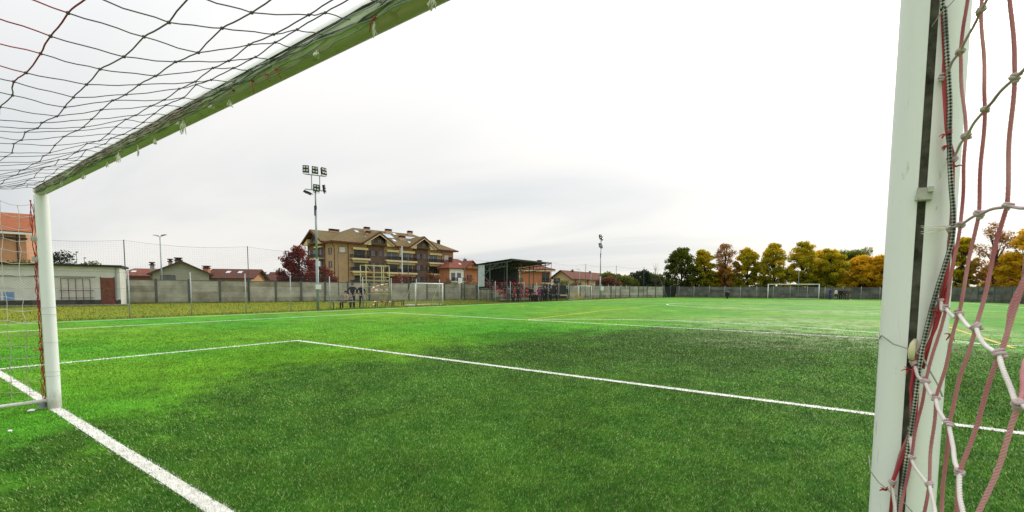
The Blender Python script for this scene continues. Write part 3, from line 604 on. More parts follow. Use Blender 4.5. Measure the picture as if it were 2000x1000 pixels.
def rope():
    pts = [Vector((0.03, -0.066, 2.43))]+[on(x, y, 1, -0.0735) for x, y in [(1846, -40), (1845, 20), (1850, 110), (1855, 200), (1854, 270), (1857, 350), (1862, 420), (1859, 470), (1845, 520), (1832, 560), (1818, 610), (1806, 660), (1798, 700), (1790, 760), (1782, 820), (1773, 880), (1764, 940), (1757, 1000), (1745, 1100)]]
    # Catmull-Rom
    q = []
    for i in range(1, len(pts)-2):
        for k in range(6):
            t = k/6; p0, p1, p2, p3 = pts[i-1:i+3]; q.append(0.5*((2*p1)+(p2-p0)*t+(2*p0-5*p1+4*p2-p3)*t*t+(3*p1-p0-3*p2+p3)*t**3))
    q = [pts[0]]+q+[pts[-2], pts[-1]]; n = 10; mb = MB(); mb.tube(q, 0.0037, n, cap=False); me = mb.mesh('braided_rope', rope_material(), True)
    ln = [0.0]
    for a, b in zip(q, q[1:]): ln.append(ln[-1]+(b-a).length)
    uvl = me.uv_layers.new(name='UVMap')
    for p in me.polygons:
        vi = [me.loops[l].vertex_index for l in p.loop_indices]; js = [v % n for v in vi]
        for l, v, j in zip(p.loop_indices, vi, js):
            jj = j if not (max(js)-min(js) > 2 and j == 0) else n
            uvl.data[l].uv = (jj/n*7.07*0.8, ln[v//n]*230)
    o = obj('braided_rope', me); tag(o, 'black and white braided rope hanging down the near right post', 'rope')
rope()
# scraps of paper by the left post
for (px, py), lab, s_ in (((62, 801), 'crumpled white paper scrap behind the left goalpost foot', 1.0), ((20, 841), 'small white litter scrap at left edge of the turf', 0.6)):
    p = on(px, py, 2, 0.012); bm = bmesh.new(); bmesh.ops.create_icosphere(bm, subdivisions=2, radius=0.034*s_)
    rg = random.Random(int(px))
    for v in bm.verts: v.co = Vector((v.co.x*1.6*rg.uniform(.6, 1.3), v.co.y*rg.uniform(.5, 1.2), v.co.z*0.35*rg.uniform(.3, 1.5)))
    me = bpy.data.meshes.new('paper_scrap'); bm.to_mesh(me); bm.free(); me.materials.append(mat('paper', (0.78, 0.78, 0.76), 0.8, 0.1, 20)); o = obj('paper_scrap', me); o.location = p; tag(o, lab, 'litter')

# ------------------------------------------------------------------ boundary walls
M_CONC = [mat('concrete_%s' % n, c, 0.9, 0.0, 1.1, c2=c2, bump=0.4, bscale=25, det=10, coord='World') for n, c, c2 in (('grey', (0.22, 0.21, 0.175), (0.44, 0.43, 0.36)), ('pale', (0.28, 0.27, 0.23), (0.50, 0.48, 0.41)), ('stained', (0.15, 0.14, 0.10), (0.38, 0.365, 0.29)))]
M_CONCD = [mat('backlit_concrete_%s' % n, c, 0.9, 0.0, 1.1, c2=c2, bump=0.4, bscale=25, det=10, coord='World') for n, c, c2 in (('grey', (0.055, 0.055, 0.052), (0.15, 0.15, 0.14)), ('pale', (0.075, 0.075, 0.07), (0.19, 0.185, 0.17)), ('stained', (0.04, 0.04, 0.036), (0.12, 0.12, 0.11)))]  # darker copy of the wall concrete, backlit shade put into its colour
M_CPOST = mat('concrete_post', (0.10, 0.105, 0.10), 0.9, 0.3, 4, bump=0.3)
M_COPE = mat('concrete_coping', (0.11, 0.105, 0.08), 0.9, 0.35, 3)
PANEL = {}
def panel_mesh(L_, h, k, dk=False):
    key = (round(L_, 3), round(h, 3), k, dk)
    if key not in PANEL:
        mb = MB(); b = 0.012; x0, x1 = 0.0, L_; z0, z1 = 0.006, h-0.006; y0, y1 = -0.03, 0.03
        mb.box(x0, x1, y0, y1, z0+b, z1-b); mb.add([(x0, y0, z0+b), (x1, y0, z0+b), (x1, y0+b, z0), (x0, y0+b, z0), (x1, y1-b, z0), (x0, y1-b, z0), (x1, y1, z0+b), (x0, y1, z0+b)], [(0, 3, 2, 1), (3, 5, 4, 2), (5, 7, 6, 4)])
        mb.add([(x0, y0, z1-b), (x1, y0, z1-b), (x1, y0+b, z1), (x0, y0+b, z1), (x1, y1-b, z1), (x0, y1-b, z1), (x1, y1, z1-b), (x0, y1, z1-b)], [(0, 1, 2, 3), (3, 2, 4, 5), (5, 4, 6, 7)])
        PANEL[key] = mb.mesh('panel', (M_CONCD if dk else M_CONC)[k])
    return PANEL[key]
def concrete_wall(a, b, n, label, height=1.98, rows_=4, skip=(), dk=False):
    a = Vector((*a, 0)); b = Vector((*b, 0)); t = b-a; L_ = t.length/n; rz = math.atan2(t.y, t.x)
    root = thing('concrete_wall', label, 'wall', a, rz); rg = random.Random(int(L_*1000)+n)
    mb = MB(); mb.box(-0.085, 0.085, -0.085, 0.085, -0.08, height+0.07); mb.box(-0.10, 0.10, -0.10, 0.10, height+0.07, height+0.11); pm = mb.mesh('post', M_CPOST)
    h = height/rows_
    for i in range(n+1):
        o = obj('post', pm, root); o.location = (i*L_, 0, 0)
        if i == n or i in skip: continue
        for j in range(rows_):
            o = obj('panel', panel_mesh(L_-0.18, h, rg.choice((0, 0, 1, 1, 2)) if j else rg.choice((0, 2, 2)), dk), root); o.location = (i*L_+0.09, rg.uniform(-.006, .006), -0.03+j*h)
        mb = MB(); mb.box(i*L_+0.087, (i+1)*L_-0.087, -0.05, 0.05, height-0.024, height+0.02); mb.build('coping', M_COPE, root)
    return root
WX = lambda y: -52+0.36*y
y0 = 13.222-2*2.165; n1 = 33
concrete_wall((WX(y0), y0), (WX(y0+n1*2.165), y0+n1*2.165), n1, 'long grey concrete panel wall behind the grass verge, left')
y1 = y0+n1*2.165
BW0, BW1 = Vector((-22.3, 86.6, 0)), Vector((12.7, 96.9, 0))
concrete_wall((BW0.x, BW0.y), (BW1.x, BW1.y), 13, 'concrete panel wall behind the far goal, coloured dark as backlit', 2.0, dk=True)
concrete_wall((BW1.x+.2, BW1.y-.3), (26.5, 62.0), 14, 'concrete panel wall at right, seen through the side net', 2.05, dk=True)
# black metal gate between the two walls
GA = Vector((WX(y1)+0.1, y1+0.25, 0)); GB = BW0-Vector((0.1, 0.25, 0))
M_BLACK = mat('black_sheet', (0.012, 0.014, 0.016), 0.6, 0.3, 3)
t = GB-GA; gate = thing('metal_gate', 'black solid metal gate where the two walls meet', 'gate', GA, math.atan2(t.y, t.x)); Lg = t.length
for k in range(2):
    mb = MB(); mb.box(k*Lg/2+0.02, (k+1)*Lg/2-0.02, -0.02, 0.02, 0.05, 2.0); mb.build('leaf', M_BLACK, gate)
    mb = MB(); mb.box(k*Lg/2+0.0, k*Lg/2+0.06, -0.05, 0.05, 0, 2.1); mb.build('gate_post', M_STEEL, gate)
mb = MB(); mb.bar((Lg/2+.12, -0.05, 1.0), (Lg/2+.3, -0.05, 1.0), 0.03, 0.04); mb.build('handle', M_STEEL, gate)

# ------------------------------------------------------------------ ball-stop netting along the wall
M_TALL = mat('dark_pole', (0.07, 0.085, 0.09), 0.6, 0.3, 3); M_NETC = mat('net_twine', (0.13, 0.15, 0.17), 0.8, 0.1, 3)
bs = thing('ball_stop_net', 'tall fine ball-stop net on dark poles along the left wall', 'net', (WX(4.0)+0.35, 4.0, 0))
ys_ = [4.0, 11.3, 19.6, 27.3, 34.6, 41.6, 48.4, 55.0, 61.5, 68.0, 74.6, 80.0]
def bsx(y): return WX(y)+0.35
for i, y in enumerate(ys_):
    mb = MB(); mb.tube([(bsx(y), y, -0.05), (bsx(y), y, 5.25)], 0.038, 8); mb.build('pole', M_TALL, bs, True, world=True)
for i in range(len(ys_)-1):
    ya, yb = ys_[i], ys_[i+1]; mb = MB(); n = 10
    def topz(t): return 5.2-0.28*math.sin(math.pi*t)
    mb.tube([(bsx(ya+(yb-ya)*k/n), ya+(yb-ya)*k/n, topz(k/n)) for k in range(n+1)], 0.008, 4)
    mesh_w = 0.16 if i < 4 else 0.3; nv = int((yb-ya)*1.06/mesh_w)
    for k in range(1, nv):
        t = k/nv; y = ya+(yb-ya)*t; mb.tube([(bsx(y), y, 1.9), (bsx(y), y, topz(t))], 0.0022, 3, cap=False)
    for z in np.arange(1.95, 5.1, mesh_w):
        mb.tube([(bsx(ya+(yb-ya)*k/4), ya+(yb-ya)*k/4, z-0.10*math.sin(math.pi*k/4)*(z-1.9)/3) for k in range(5)], 0.0022, 3, cap=False)
    mb.build('net_panel', M_NETC, bs, world=True)

# ------------------------------------------------------------------ chain-link fence along the pitch
M_GPOST = mat('fence_post_metal', (0.30, 0.33, 0.33), 0.55, 0.0, 9, c2=(0.46, 0.48, 0.48), metal=0.3); M_WIRE = mat('fence_wire', (0.09, 0.105, 0.10), 0.6, 0.1, 3, metal=0.2)
FX = -26.2
fence = thing('chain_link_fence', 'chain-link fence on galvanised posts beside the touchline', 'fence', (FX, 3.0, -0.03))
fy = [0.6, 3.1, 5.75, 8.2, 10.8, 13.35, 15.95, 18.5, 21.0, 23.5]+[23.5+2.6*k for k in range(1, 19)]
mb = MB(); mb.tube([(0, 0, -0.1), (0, 0, 2.17)], 0.027, 8); mb.tube([(0, 0, 2.17), (0, 0, 2.19)], [0.03, 0.02], 8); pmesh = mb.mesh('post', M_GPOST, True)
for y in fy: o = obj('post', pmesh, fence); o.location = (0, y-3.0, 0.0)
def chain(L_, H=2.05, d=0.075):
    mb = MB(); k = int((L_+H)/(d*1.414))
    for s_ in range(k):
        u = s_*d*1.414
        for sg in (0, 1):
            a0 = max(0, u-L_); a1 = min(H, u)
            if a1-a0 < 0.02: continue
            p = [(0.004 if sg else -0.004, (u-a) if not sg else L_-(u-a), 0.06+a) for a in (a0, a1)]; mb.tube(p, 0.0015, 3, cap=False)
    for z in (0.07, 1.35, 2.08): mb.tube([(0, 0, z), (0, L_, z)], 0.0035, 4, cap=False)
    return mb.mesh('mesh_panel', M_WIRE)
CH = {}
for a, b in zip(fy, fy[1:]):
    if b > 62: break
    k = round(b-a, 2)
    if k not in CH: CH[k] = chain(b-a)
    o = obj('mesh_panel', CH[k], fence); o.location = (0, a-3.0, 0); tag(o, kind='stuff')
# second fence line before the far wall
f2 = thing('fence_posts', 'thin wire fence on slim posts before the far wall', 'fence', (BW0.x+0.7, BW0.y-1.2, 0), math.atan2((BW1-BW0).y, (BW1-BW0).x))
for k in range(14): o = obj('post', pmesh, f2); o.location = (k*2.6, 0, 0)
for z in (0.3, 1.1, 2.0): mb = MB(); mb.tube([(0, 0, z), (13*2.6, 0, z)], 0.004, 4); mb.build('wire', M_WIRE, f2)

# ------------------------------------------------------------------ floodlights
M_LAMP = mat('lamp_black', (0.02, 0.022, 0.02), 0.5, 0.3, 8); M_LENS = mat('lamp_lens', (0.55, 0.58, 0.50), 0.15, 0.2, 12, spec=0.6); M_GREY = mat('pole_grey', (0.26, 0.31, 0.32), 0.5, 0.15, 3, metal=0.3); M_BOX = mat('box_grey', (0.66, 0.68, 0.68), 0.6, 0.1, 6)
def floodlight(parent, loc, rz, tilt, name='floodlight'):
    mb = MB(); mb.box(-0.20, 0.20, -0.06, 0.10, -0.25, 0.25); mb.box(-0.23, 0.23, -0.075, -0.055, -0.28, 0.28)
    for sx in (-1, 1): mb.bar((sx*0.22, 0.05, 0), (sx*0.22, 0.05, -0.36), 0.02, 0.04)
    mb.bar((-0.22, 0.05, -0.36), (0.22, 0.05, -0.36), 0.04, 0.02)
    o = mb.build(name, M_LAMP, parent); o.location = loc; o.rotation_euler = (tilt, 0, rz)
    for sx in (-1, 1):
        for sz in (-1, 1):
            m2 = MB(); m2.tube([(sx*0.105, -0.076, sz*0.13), (sx*0.105, -0.10, sz*0.13)], [0.085, 0.06], 12); m2.build('lens', M_LENS, o, True)
    return o
def flood_mast(base, H, label, yaw, dirs, rzbar, bw=0.58, ls=0.78):
    t = thing('floodlight_mast', label, 'floodlight', base)
    mb = MB(); mb.tube([(0, 0, -0.05), (0, 0, 3.2)], 0.085, 12); mb.tube([(0, 0, 3.2), (0, 0, 6.2)], 0.065, 12); mb.tube([(0, 0, 6.2), (0, 0, H-1.35)], 0.045, 10); mb.build('pole', M_GREY, t, True)
    c, s_ = math.cos(rzbar), math.sin(rzbar)
    def L(x, z): return (x*c, x*s_, z)
    mb = MB(); mb.bar(L(-bw, H-1.35), L(bw, H-1.35), 0.05, 0.05); mb.build('lower_crossbar', M_GREY, t); mb = MB(); mb.bar(L(-bw, H-0.45), L(bw, H-0.45), 0.05, 0.05); mb.build('upper_crossbar', M_GREY, t)
    for x in (-0.2, 0.26): mb = MB(); mb.bar(L(x, H-1.35), L(x, H-0.45), 0.04, 0.04); mb.build('upright', M_GREY, t)
    for k, (x, z, dr, tl) in enumerate(dirs): floodlight(t, L(x, H+z), rzbar+dr, tl).scale = (ls, ls, ls)
    mb = MB(); mb.bar((0, -0.02, H-2.9), (0, -0.02, H-2.3), 0.10, 0.12); mb.build('ballast_box', M_LAMP, t)
    return t
mast = flood_mast((-25.95, 14.95, 0), 8.75, 'tall near floodlight mast with six lamps and grey junction box', 0, [(-.5, -.15, -.30, -.15), (0, -.15, 0.1, -.15), (.5, -.15, .5, -.15), (-.45, -1.55, -1.9, 1.2), (.05, -1.22, .2, -.15), (.52, -1.2, 1.25, -.1)], math.radians(64))
mb = MB(); mb.box(-0.16, 0.16, -0.1, 0.16, -0.15, 0.15); o = mb.build('junction_box', M_BOX, mast); o.location = (0.16, -0.04, 1.46); o.rotation_euler = (0, 0, math.radians(60))
mb = MB(); mb.box(-0.02, 0.02, -0.12, 0.12, -0.17, 0.17); o = mb.build('notice', M_BOX, mast); o.location = (0.08, 0.03, 2.9); o.rotation_euler = (0, 0, math.radians(-30))
m2_ = flood_mast((-25.3, 57.3, 0), 8.7, 'smaller far floodlight mast beside the distant training goal', 0, [(-.55, -.05, -.5, -.2), (.2, -.1, -.3, -.2), (.85, -.1, 0, -.2), (-.6, -1.2, -.6, -.2), (.1, -1.25, -.2, -.2), (.8, -1.2, .2, -.2)], math.radians(104), .95, 1.0)
mb = MB(); mb.box(-0.03, 0.03, -0.28, 0.28, -0.28, 0.28); o = mb.build('sign_plate', M_BOX, m2_); o.location = (0.12, 0.32, 1.55); o.rotation_euler = (0, 0, math.radians(-40))

# ------------------------------------------------------------------ far and small goals
M_GOALW = mat('goal_white', (0.78, 0.78, 0.75), 0.5, 0.08, 4)
def goal_frame(name, label, loc, rz, w, h, depth, r, netm=True, slope=0.35):
    t = thing(name, label, 'goal', loc, rz)                     # opening faces -y, width along x
    for s_ in (-1, 1): mb = MB(); mb.tube([(s_*w/2, 0, 0), (s_*w/2, 0, h)], r, 10); mb.build('post', M_GOALW, t, True)
    mb = MB(); mb.tube([(-w/2-r, 0, h), (w/2+r, 0, h)], r, 10); mb.build('crossbar', M_GOALW, t, True)
    for s_ in (-1, 1):
        mb = MB(); mb.tube([(s_*w/2, 0, h), (s_*w/2, depth*slope, h), (s_*w/2, depth, 0.05)], r*0.5, 6); mb.tube([(s_*w/2, 0, 0.05), (s_*w/2, depth, 0.05)], r*0.5, 6); mb.build('side_frame', M_GOALW, t, True)
    mb = MB(); mb.tube([(-w/2, depth, 0.05), (w/2, depth, 0.05)], r*0.5, 6); mb.build('rear_bar', M_GOALW, t, True)
    mb = MB(); st = 0.24; nx = int(w/st)
    for k in range(nx+1): x = -w/2+w*k/nx; mb.tube([(x, 0.03, h), (x, depth*slope, h), (x, depth, 0.05)], 0.0035, 3, cap=False)
    for k in range(1, 9): q = k/9; mb.tube([(-w/2, depth*slope+(depth-depth*slope)*q, h+(0.05-h)*q), (w/2, depth*slope+(depth-depth*slope)*q, h+(0.05-h)*q)], 0.0035, 3, cap=False)
    for s_ in (-1, 1):
        for k in range(1, 7): z = h*k/7; ye = depth*slope+(depth-depth*slope)*(1-z/h); mb.tube([(s_*w/2, 0, z), (s_*w/2, ye, z)], 0.0035, 3, cap=False)
        for k in range(1, 5): y = depth*k/5; zt = h if y < depth*slope else h*(1-(y-depth*slope)/(depth-depth*slope)); mb.tube([(s_*w/2, y, 0.05), (s_*w/2, y, zt)], 0.0035, 3, cap=False)
    o = mb.build('net', mat('goal_twine', (0.5, 0.52, 0.5), 0.8, 0.1, 4), t); tag(o, kind='stuff')
    return t
goal_frame('football_goal', 'distant full-size white goal at the far end of pitch', (MIDX, FARY, 0), 0, GW, 2.5, 1.6, 0.06)
goal_frame('training_goal', 'small white training goal beside the scaffold tower', (-26.55, 25.3, 0), math.radians(90), 3.1, 1.8, 1.3, 0.05)
goal_frame('training_goal', 'small white training goal under the far floodlight mast', (-26.3, 54.6, 0), math.radians(90), 4.0, 1.85, 1.4, 0.05)

# ------------------------------------------------------------------ shed, bench, scaffold, hurdles
M_SHEDW = mat('shed_render', (0.48, 0.50, 0.46), 0.9, 0.0, 1.2, c2=(0.62, 0.63, 0.58), bump=0.2); M_FASC = mat('fascia_black', (0.02, 0.02, 0.02), 0.6, 0.3, 5); M_RUST = mat('rusty_door', (0.09, 0.028, 0.02), 0.8, 0.0, 3, c2=(0.20, 0.07, 0.045)); M_RRED = mat('rack_red', (0.12, 0.035, 0.03), 0.7, 0.3, 5)
M_DAMP = mat('damp_plinth', (0.025, 0.028, 0.02), 0.95, 0.0, 2.5, c2=(0.09, 0.09, 0.07)); M_BLUE = mat('blue_paint', (0.16, 0.27, 0.46), 0.8, 0.25, 3); M_PIPE = mat('pipe_grey', (0.22, 0.26, 0.26), 0.5, 0.2, 5)
A = Vector((-46.9, 2.6, 0)); B = Vector((-44.15, 10.05, 0)); t = B-A; Ls = t.length; shed = thing('shed', 'low off-white flat-roofed shed with rust-red door and black fascia', 'shed', A, math.atan2(t.y, t.x))   # x along front, +y away from the pitch
SH = 2.85
mb = MB(); mb.box(-4, Ls, 0, 4.2, -0.05, SH); mb.build('wall', M_SHEDW, shed)
mb = MB(); mb.box(-4.2, Ls+0.15, -0.25, 4.4, SH, SH+0.16); mb.build('roof', M_FASC, shed)
mb = MB(); mb.box(-4, Ls+0.003, -0.012, 0.0, -0.05, 0.40); mb.build('plinth', M_DAMP, shed)
mb = MB(); mb.box(-4.2, Ls+0.45, -0.75, -0.013, -0.06, 0.06); mb.build('step_slab', mat('slab_concrete', (0.22, 0.22, 0.19), 0.9, 0.3, 3), shed)
d0 = Ls-1.06
mb = MB(); mb.box(d0, d0+.70, -0.05, 0.02, 0.07, 2.05); dr = mb.build('door', M_RUST, shed)
for k in range(3): mb = MB(); mb.box(d0+.08, d0+.62, -0.065, -0.05, 0.2+k*0.64, 0.70+k*0.64-(.22 if k == 2 else 0)); mb.build('door_panel', M_RUST, dr)
mb = MB(); mb.ball((d0+.12, -0.09, 1.1), 0.03); mb.build('handle', M_STEEL, dr)
for x in (d0-.06, d0+.70): mb = MB(); mb.box(x, x+.06, -0.06, 0.01, 0.07, 2.11); mb.build('door_frame', M_RRED, shed)
rack = thing('metal_rack', 'dark red upright bar rack leaning on the shed wall', 'rack', A, shed.rotation_euler.z)
xs_ = [Ls-3.22+0.385*k for k in range(5)]
for x in xs_: mb = MB(); mb.bar((x, -0.12, 0.35), (x, -0.10, 1.95), 0.035, 0.035); mb.build('bar', M_RRED, rack)
for z in (0.55, 1.1, 1.95): mb = MB(); mb.bar((xs_[0]-(.1 if z < 1.9 else 0), -0.14, z), (xs_[-1]+(.2 if z < 1.9 else 0), -0.12, z), 0.04, 0.04); mb.build('rail', M_RRED, rack)
mb = MB(); mb.tube([(-4, -0.05, 2.1), (Ls-1.36, -0.05, 2.1)], 0.035, 6); mb.build('pipe', M_PIPE, shed)
for x in (Ls-.22, Ls-3.75): mb = MB(); mb.tube([(x, -0.05, 0.3), (x, -0.05, SH)], 0.035, 6); mb.build('downpipe', M_PIPE, shed)
for x in (1.2, 1.85): mb = MB(); mb.box(x, x+.52, -0.008, 0, 0.42, 0.98); mb.build('painted_patch', M_BLUE, shed)

M_WOODG = mat('grey_plank', (0.28, 0.28, 0.23), 0.8, 0.25, 6, stretch=(1, 8, 8)); M_DKST = mat('dark_steel', (0.045, 0.05, 0.045), 0.6, 0.3, 6)
bench = thing('park_bench', 'long weathered plank bench behind the fence, woman sitting on it', 'bench', (-27.35, 16.6, 0), math.radians(87))
for k, y in enumerate((-0.17, 0.0, 0.17)): mb = MB(); mb.box(0, 2.0, y-.075, y+.075, 0.42, 0.46); mb.build('seat_plank', M_WOODG, bench)
for z in (0.58, 0.76): mb = MB(); mb.box(0, 2.0, 0.27, 0.305, z, z+.14); mb.build('back_plank', M_WOODG, bench)
for x in (0.25, 1.75): mb = MB(); mb.bar((x, -.2, 0), (x, -.16, .42), .05, .04); mb.bar((x, .22, 0), (x, .31, .9), .05, .04); mb.bar((x, -.22, .40), (x, .26, .40), .05, .04); mb.build('leg', M_DKST, bench)

M_SCAF = mat('scaffold_yellow', (0.50, 0.48, 0.22), 0.6, 0.0, 4, c2=(0.36, 0.33, 0.15))
sc = thing('scaffold_tower', 'yellow scaffold tower wrapped with red and white tape', 'scaffold', (-28.1, 20.25, 0), math.radians(85))
SW, SD, SHT = 2.05, 0.75, 3.15
for x in (0, SW):
    for y in (0, SD): mb = MB(); mb.tube([(x, y, 0), (x, y, SHT)], 0.032, 7); mb.build('standard', M_SCAF, sc, True)
for x in (0.68, 1.36): mb = MB(); mb.tube([(x, 0, 0), (x, 0, SHT)], 0.03, 7); mb.build('standard', M_SCAF, sc, True)
for z in (0.35, 0.95, 1.5, 1.95, 2.25, 2.6, 3.12):
    for y in (0, SD): mb = MB(); mb.tube([(0, y, z), (SW, y, z)], 0.028, 6); mb.build('ledger', M_SCAF, sc, True)
    for x in (0, SW): mb = MB(); mb.tube([(x, 0, z), (x, SD, z)], 0.02, 6); mb.build('transom', M_SCAF, sc, True)
for a, b in (((0, 0, 3.1), (.68, 0, 2.3)), ((SW, 0, .4), (1.36, 0, 1.5)), ((SW, SD, 1.9), (SW+.75, -.15, 0)), ((SW, 0, 1.95), (SW+.65, .5, 0)), ((0, SD, .3), (.68, SD, 1.5))): mb = MB(); mb.tube([a, b], 0.018, 6); mb.build('brace', M_SCAF, sc, True)
mb = MB(); mb.box(0.02, SW-.02, 0.04, SD-.04, 2.0, 2.05); mb.build('deck', M_WOODG, sc)
def tape_material():
    m = bpy.data.materials.new('barrier_tape'); m.use_nodes = True; nt = m.node_tree; N = nt.nodes; L = nt.links; b = N['Principled BSDF']; b.inputs['Roughness'].default_value = .5
    tc = N.new('ShaderNodeTexCoord'); w = N.new('ShaderNodeTexWave'); w.inputs['Scale'].default_value = 1.3; w.bands_direction = 'DIAGONAL'; L.new(tc.outputs['Object'], w.inputs[0]); r = N.new('ShaderNodeValToRGB'); r.color_ramp.interpolation = 'CONSTANT'; r.color_ramp.elements[0].color = (.75, .72, .68, 1); r.color_ramp.elements[1].position = .5; r.color_ramp.elements[1].color = (.50, .09, .06, 1); L.new(w.outputs[0], r.inputs[0]); L.new(r.outputs[0], b.inputs[0]); return m
M_TAPE = tape_material()
def ribbon(name, pts, w, m, parent=None):
    mb = MB(); v = []; f = []
    for i, p in enumerate(pts): p = Vector(p); tw = 0.4*math.sin(i*1.3); v += [p+Vector((w*.5*math.sin(tw), 0, w*.5*math.cos(tw))), p-Vector((w*.5*math.sin(tw), 0, w*.5*math.cos(tw)))]
    for i in range(len(pts)-1): f.append((2*i, 2*i+1, 2*i+3, 2*i+2))
    mb.add(v, f); return mb.build(name, m, parent)
tp = thing('barrier_tape', 'red and white barrier tape strung from fence across the scaffold', 'tape', (FX+.06, 19.1, 0))
for pts in ([(0, 0, 1.22), (-.5, .5, 1.3), (-1.0, 1.0, 1.45), (-1.6, 2.0, 1.62), (-1.75, 3.1, 1.78)], [(0, 0, 1.18), (-.8, .8, 1.2), (-1.7, 1.6, 1.27), (-1.75, 3.0, 1.30)], [(0.0, 0, .12), (-.5, .7, .25), (-1.0, 1.1, .42), (-1.2, 2.2, .40), (-1.2, 3.2, .36)]):
    q = []
    for a, b in zip(pts, pts[1:]):
        for k in range(4): q.append(Vector(a).lerp(Vector(b), k/4))
    ribbon('strip', q+[Vector(pts[-1])], 0.08, M_TAPE, tp)
for i, (x, y, lab) in enumerate(((-27.35, 20.45, 'left of two low dark benches under the striped tape'), (-27.3, 22.0, 'right of two low dark benches under the striped tape'))):
    h = thing('low_bench', lab, 'bench', (x, y, 0), math.radians(88), 'low benches by the scaffold'); mb = MB(); mb.box(0, 1.15, -.14, .14, .36, .41); mb.build('top', mat('bench_rust', (.16, .07, .03), .8, .3, 5), h)
    for xx in (.1, 1.05): mb = MB(); mb.bar((xx, -.12, 0), (xx, -.1, .36), .04, .04); mb.bar((xx, .12, 0), (xx, .1, .36), .04, .04); mb.bar((xx, -.1, .2), (xx, .1, .2), .03, .03); mb.build('leg', M_DKST, h)
# yellow wire frame in the far training goal, bin at the far wall
M_YEL = mat('yellow_paint', (.55, .40, .02), .6, .2, 5)
yf = thing('yellow_crate', 'yellow tubular crate standing inside the distant training goal', 'crate', (-27.0, 53.6, 0), math.radians(85))
for x in (0, .55, 1.1):
    for y in (0, .6): mb = MB(); mb.bar((x, y, 0), (x, y, .95), .06, .06); mb.build('upright', M_YEL, yf)
for z in (.1, .5, .95):
    for y in (0, .6): mb = MB(); mb.bar((0, y, z), (1.1, y, z), .05, .06); mb.build('rail', M_YEL, yf)
mb = MB(); mb.box(.05, 1.05, .08, .52, .12, .5); mb.build('load', mat('crate_load', (.42, .36, .14), .8, .3, 4), yf)
p = G(1421, 74); bn = thing('litter_bin', 'dark bin standing against the far concrete wall', 'bin', (p.x, p.y, 0))
mb = MB(); mb.tube([(0, 0, 0), (0, 0, .35), (0, 0, .36), (0, 0, 1.0)], [.12, .12, .33, .36], 12); mb.build('body', M_BLACK, bn); mb = MB(); mb.tube([(0, 0, 1.0), (0, 0, 1.08), (0, 0, 1.2)], [.42, .42, .15], 12); mb.build('lid', M_BLACK, bn)

# ------------------------------------------------------------------ buildings beyond the wall
def tile_material(name, c, c2, scale=7.0):
    if name in MATS: return MATS[name]
    m = bpy.data.materials.new(name); m.use_nodes = True; nt = m.node_tree; N = nt.nodes; L = nt.links; b = N['Principled BSDF']; b.inputs['Roughness'].default_value = .9; b.inputs['Specular IOR Level'].default_value = .15
    tc = N.new('ShaderNodeTexCoord'); n = N.new('ShaderNodeTexNoise'); n.inputs['Scale'].default_value = 2.2; n.inputs['Detail'].default_value = 8; n.inputs['Roughness'].default_value = .75; L.new(tc.outputs['Object'], n.inputs[0])
    r = N.new('ShaderNodeValToRGB'); r.color_ramp.elements[0].position = .33; r.color_ramp.elements[0].color = (*c, 1); r.color_ramp.elements[1].position = .68; r.color_ramp.elements[1].color = (*c2, 1); L.new(n.outputs[0], r.inputs[0]); L.new(r.outputs[0], b.inputs[0])
    w = N.new('ShaderNodeTexWave'); w.bands_direction = 'X'; w.inputs['Scale'].default_value = scale*.3; w.inputs['Distortion'].default_value = .3; L.new(tc.outputs['Object'], w.inputs[0])
    bp = N.new('ShaderNodeBump'); bp.inputs['Strength'].default_value = .6; bp.inputs['Distance'].default_value = .06; L.new(w.outputs[1], bp.inputs['Height']); L.new(bp.outputs[0], b.inputs['Normal']); MATS[name] = m; return m
def brick_material(name, c1, c2, mortar, sc=1.0):
    if name in MATS: return MATS[name]
    m = bpy.data.materials.new(name); m.use_nodes = True; nt = m.node_tree; N = nt.nodes; L = nt.links; b = N['Principled BSDF']; b.inputs['Roughness'].default_value = .9; b.inputs['Specular IOR Level'].default_value = .15
    tc = N.new('ShaderNodeTexCoord'); sp = N.new('ShaderNodeSeparateXYZ'); L.new(tc.outputs['Object'], sp.inputs[0]); ad = N.new('ShaderNodeMath'); L.new(sp.outputs[0], ad.inputs[0]); L.new(sp.outputs[1], ad.inputs[1]); cbn = N.new('ShaderNodeCombineXYZ'); L.new(ad.outputs[0], cbn.inputs[0]); L.new(sp.outputs[2], cbn.inputs[1])
    br = N.new('ShaderNodeTexBrick'); br.inputs['Scale'].default_value = 1.0; br.inputs['Brick Width'].default_value = .5*sc; br.inputs['Row Height'].default_value = .2*sc; br.inputs['Mortar Size'].default_value = .012; L.new(cbn.outputs[0], br.inputs[0])
    br.inputs['Color1'].default_value = (*c1, 1); br.inputs['Color2'].default_value = (*c2, 1); br.inputs['Mortar'].default_value = (*mortar, 1)
    n = N.new('ShaderNodeTexNoise'); n.inputs['Scale'].default_value = .8; n.inputs['Detail'].default_value = 6; L.new(tc.outputs['Object'], n.inputs[0]); r = N.new('ShaderNodeMapRange'); L.new(n.outputs[0], r.inputs[0]); r.inputs[3].default_value = .75; r.inputs[4].default_value = 1.25
    v = N.new('ShaderNodeVectorMath'); v.operation = 'SCALE'; L.new(br.outputs[0], v.inputs[0]); L.new(r.outputs[0], v.inputs['Scale']); L.new(v.outputs[0], b.inputs[0]); MATS[name] = m; return m
M_BEIGE = brick_material('tan_brick', (.42, .285, .155), (.37, .245, .13), (.43, .33, .21)); M_BROWN = brick_material('brown_brick', (.115, .072, .055), (.15, .095, .072), (.17, .13, .11))
